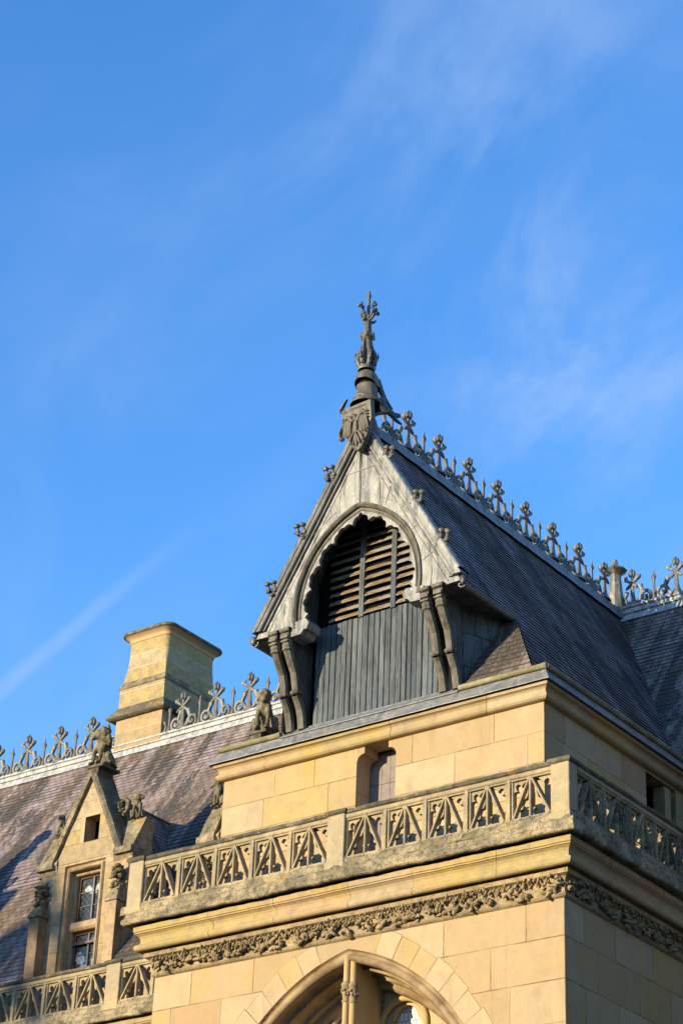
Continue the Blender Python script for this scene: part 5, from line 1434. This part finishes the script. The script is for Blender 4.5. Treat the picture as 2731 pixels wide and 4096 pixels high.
band([(X + .38, .30, 11.95), (X + .42, .4, 11.72), (X + .52, .6, 11.62), (X + .62, .7, 11.63)], [.12, .14, .10, .06])
band([(X + .50, .5, 11.66), (X + .40, .2, 11.50), (X + .28, .0, 11.30), (X + .22, -.05, 11.16)], [.06, .07, .06, .02])
band([(X + .48, .5, 11.62), (X + .58, .62, 11.48), (X + .66, .7, 11.40)], [.06, .06, .03])
band([(X - .30, .02, 12.0), (X - .42, .05, 11.88), (X - .50, .06, 11.78), (X - .46, .05, 11.72)], [.03, .05, .055, .04])
band([(X - .45, .1, 11.40), (X - .52, .12, 11.25), (X - .48, .1, 11.08), (X - .38, .05, 11.05)], [.04, .06, .07, .04])
mb.lathe([(.34, 10.9), (.30, 11.2), (.22, 11.5), (.15, 11.7), (.13, 12.0)], (X, .32, 0), 12, True)
hang(mb.build('mantling', M['leaddark'], weld=False), arm)

# ================================================================== THE REST OF THE COURTYARD (behind and beside the camera; trees added to shape the shade)
def wing(label, poly, ridge_axis, z0, zr_, mat):
    x0, y0, x1, y1 = poly
    root = thing('courtyard_wing', label, 'building', ((x0 + x1) / 2, (y0 + y1) / 2, -15))
    mb = MB(); mb.box((x0, y0, -15), (x1, y1, z0)); hang(mb.build('wall', mat), root)
    mb = MB()
    if ridge_axis == 'x':
        ym = (y0 + y1) / 2; mb.prism([(y0 - .4, z0 + .003), (ym, zr_), (y1 + .4, z0 + .003)], lambda p, d: V3((d, p[0], p[1])), x0 - .3, x1 + .3)
    else:
        xm = (x0 + x1) / 2; mb.prism([(x0 - .4, z0 + .003), (xm, zr_), (x1 + .4, z0 + .003)], lambda p, d: V3((p[0], d, p[1])), y0 - .3, y1 + .3)
    hang(mb.build('roof', M['slate']), root)
wing('long wing across the courtyard in the shade', (-90, -72, -41.6, -60), 'x', 2.0, 6.0, M['lichen'])
M['leaf'] = flat('leaves', (.07, .10, .03), .8, .2, .4, 2)
M['bark'] = flat('bark', (.10, .08, .06), .9, .1, .4, 6)
def big_tree(x, y, h, r, n, seed, label):
    rnd = random.Random(seed); root = thing('shade_tree', label, 'tree', (x, y, -15))
    mb = MB(); mb.tube([(0, 0, 0), (.2, 0, h * .3), (0, .2, h * .6), (.2, 0, h * .9)], [.6, .45, .3, .08], 8)
    for k in range(9):
        a = k * 2.4; z = h * (.4 + .05 * k); mb.tube([(0, 0, z), (r * .5 * math.cos(a), r * .5 * math.sin(a), z + 2), (r * .85 * math.cos(a), r * .85 * math.sin(a), z + 3)], [.2, .12, .04], 6)
    o = mb.build('trunk', M['bark'], weld=False); o.parent = root
    mb = MB()
    for k in range(n):
        a, q, w = rnd.uniform(0, 6.28), rnd.random() ** .5, rnd.uniform(-1, 1)
        rr = r * (1 - .8 * max(0, w) ** 2) ; c = V3((rr * q * math.cos(a), rr * q * math.sin(a), h * .68 + w * h * .30 + .6 * noise.noise(V3((a, q, 1)))))
        u = V3((rnd.gauss(0, 1), rnd.gauss(0, 1), rnd.gauss(0, 1))).normalized() * rnd.uniform(.3, .55); v = u.orthogonal().normalized() * u.length * .8
        mb.quad(c - u, c - v, c + u, c + v)
    o = mb.build('crown', M['leaf'], weld=False); o.parent = root
for k, (x, y, h, r, n) in enumerate(((-45.6, -58, 31.5, 4.6, 850), (-52, -59, 32.5, 5.0, 1100), (-60, -58, 33, 5.5, 1200), (-69, -59, 33, 5.5, 1200), (-33.5, -57, 22.6, 3.2, 150), (33, -8, 34, 8, 1500), (35, 6, 36, 9, 1700), (34, 22, 35, 9, 1700))):  # unseen trees added: left ones dapple the sun, right ones cut side light
    big_tree(x, y, h, r, n, 40 + k, '%s tall tree added for its shade, out of the picture' % ORD[k])
wing('low wing across the courtyard behind the viewer', (-41.5, -71, 40, -60), 'x', 4.4, 7.4, M['lichen'])
wing('left wing of the courtyard out of the picture', (-52, -59.5, -40, 30), 'y', 2.0, 10.0, M['lichen'])
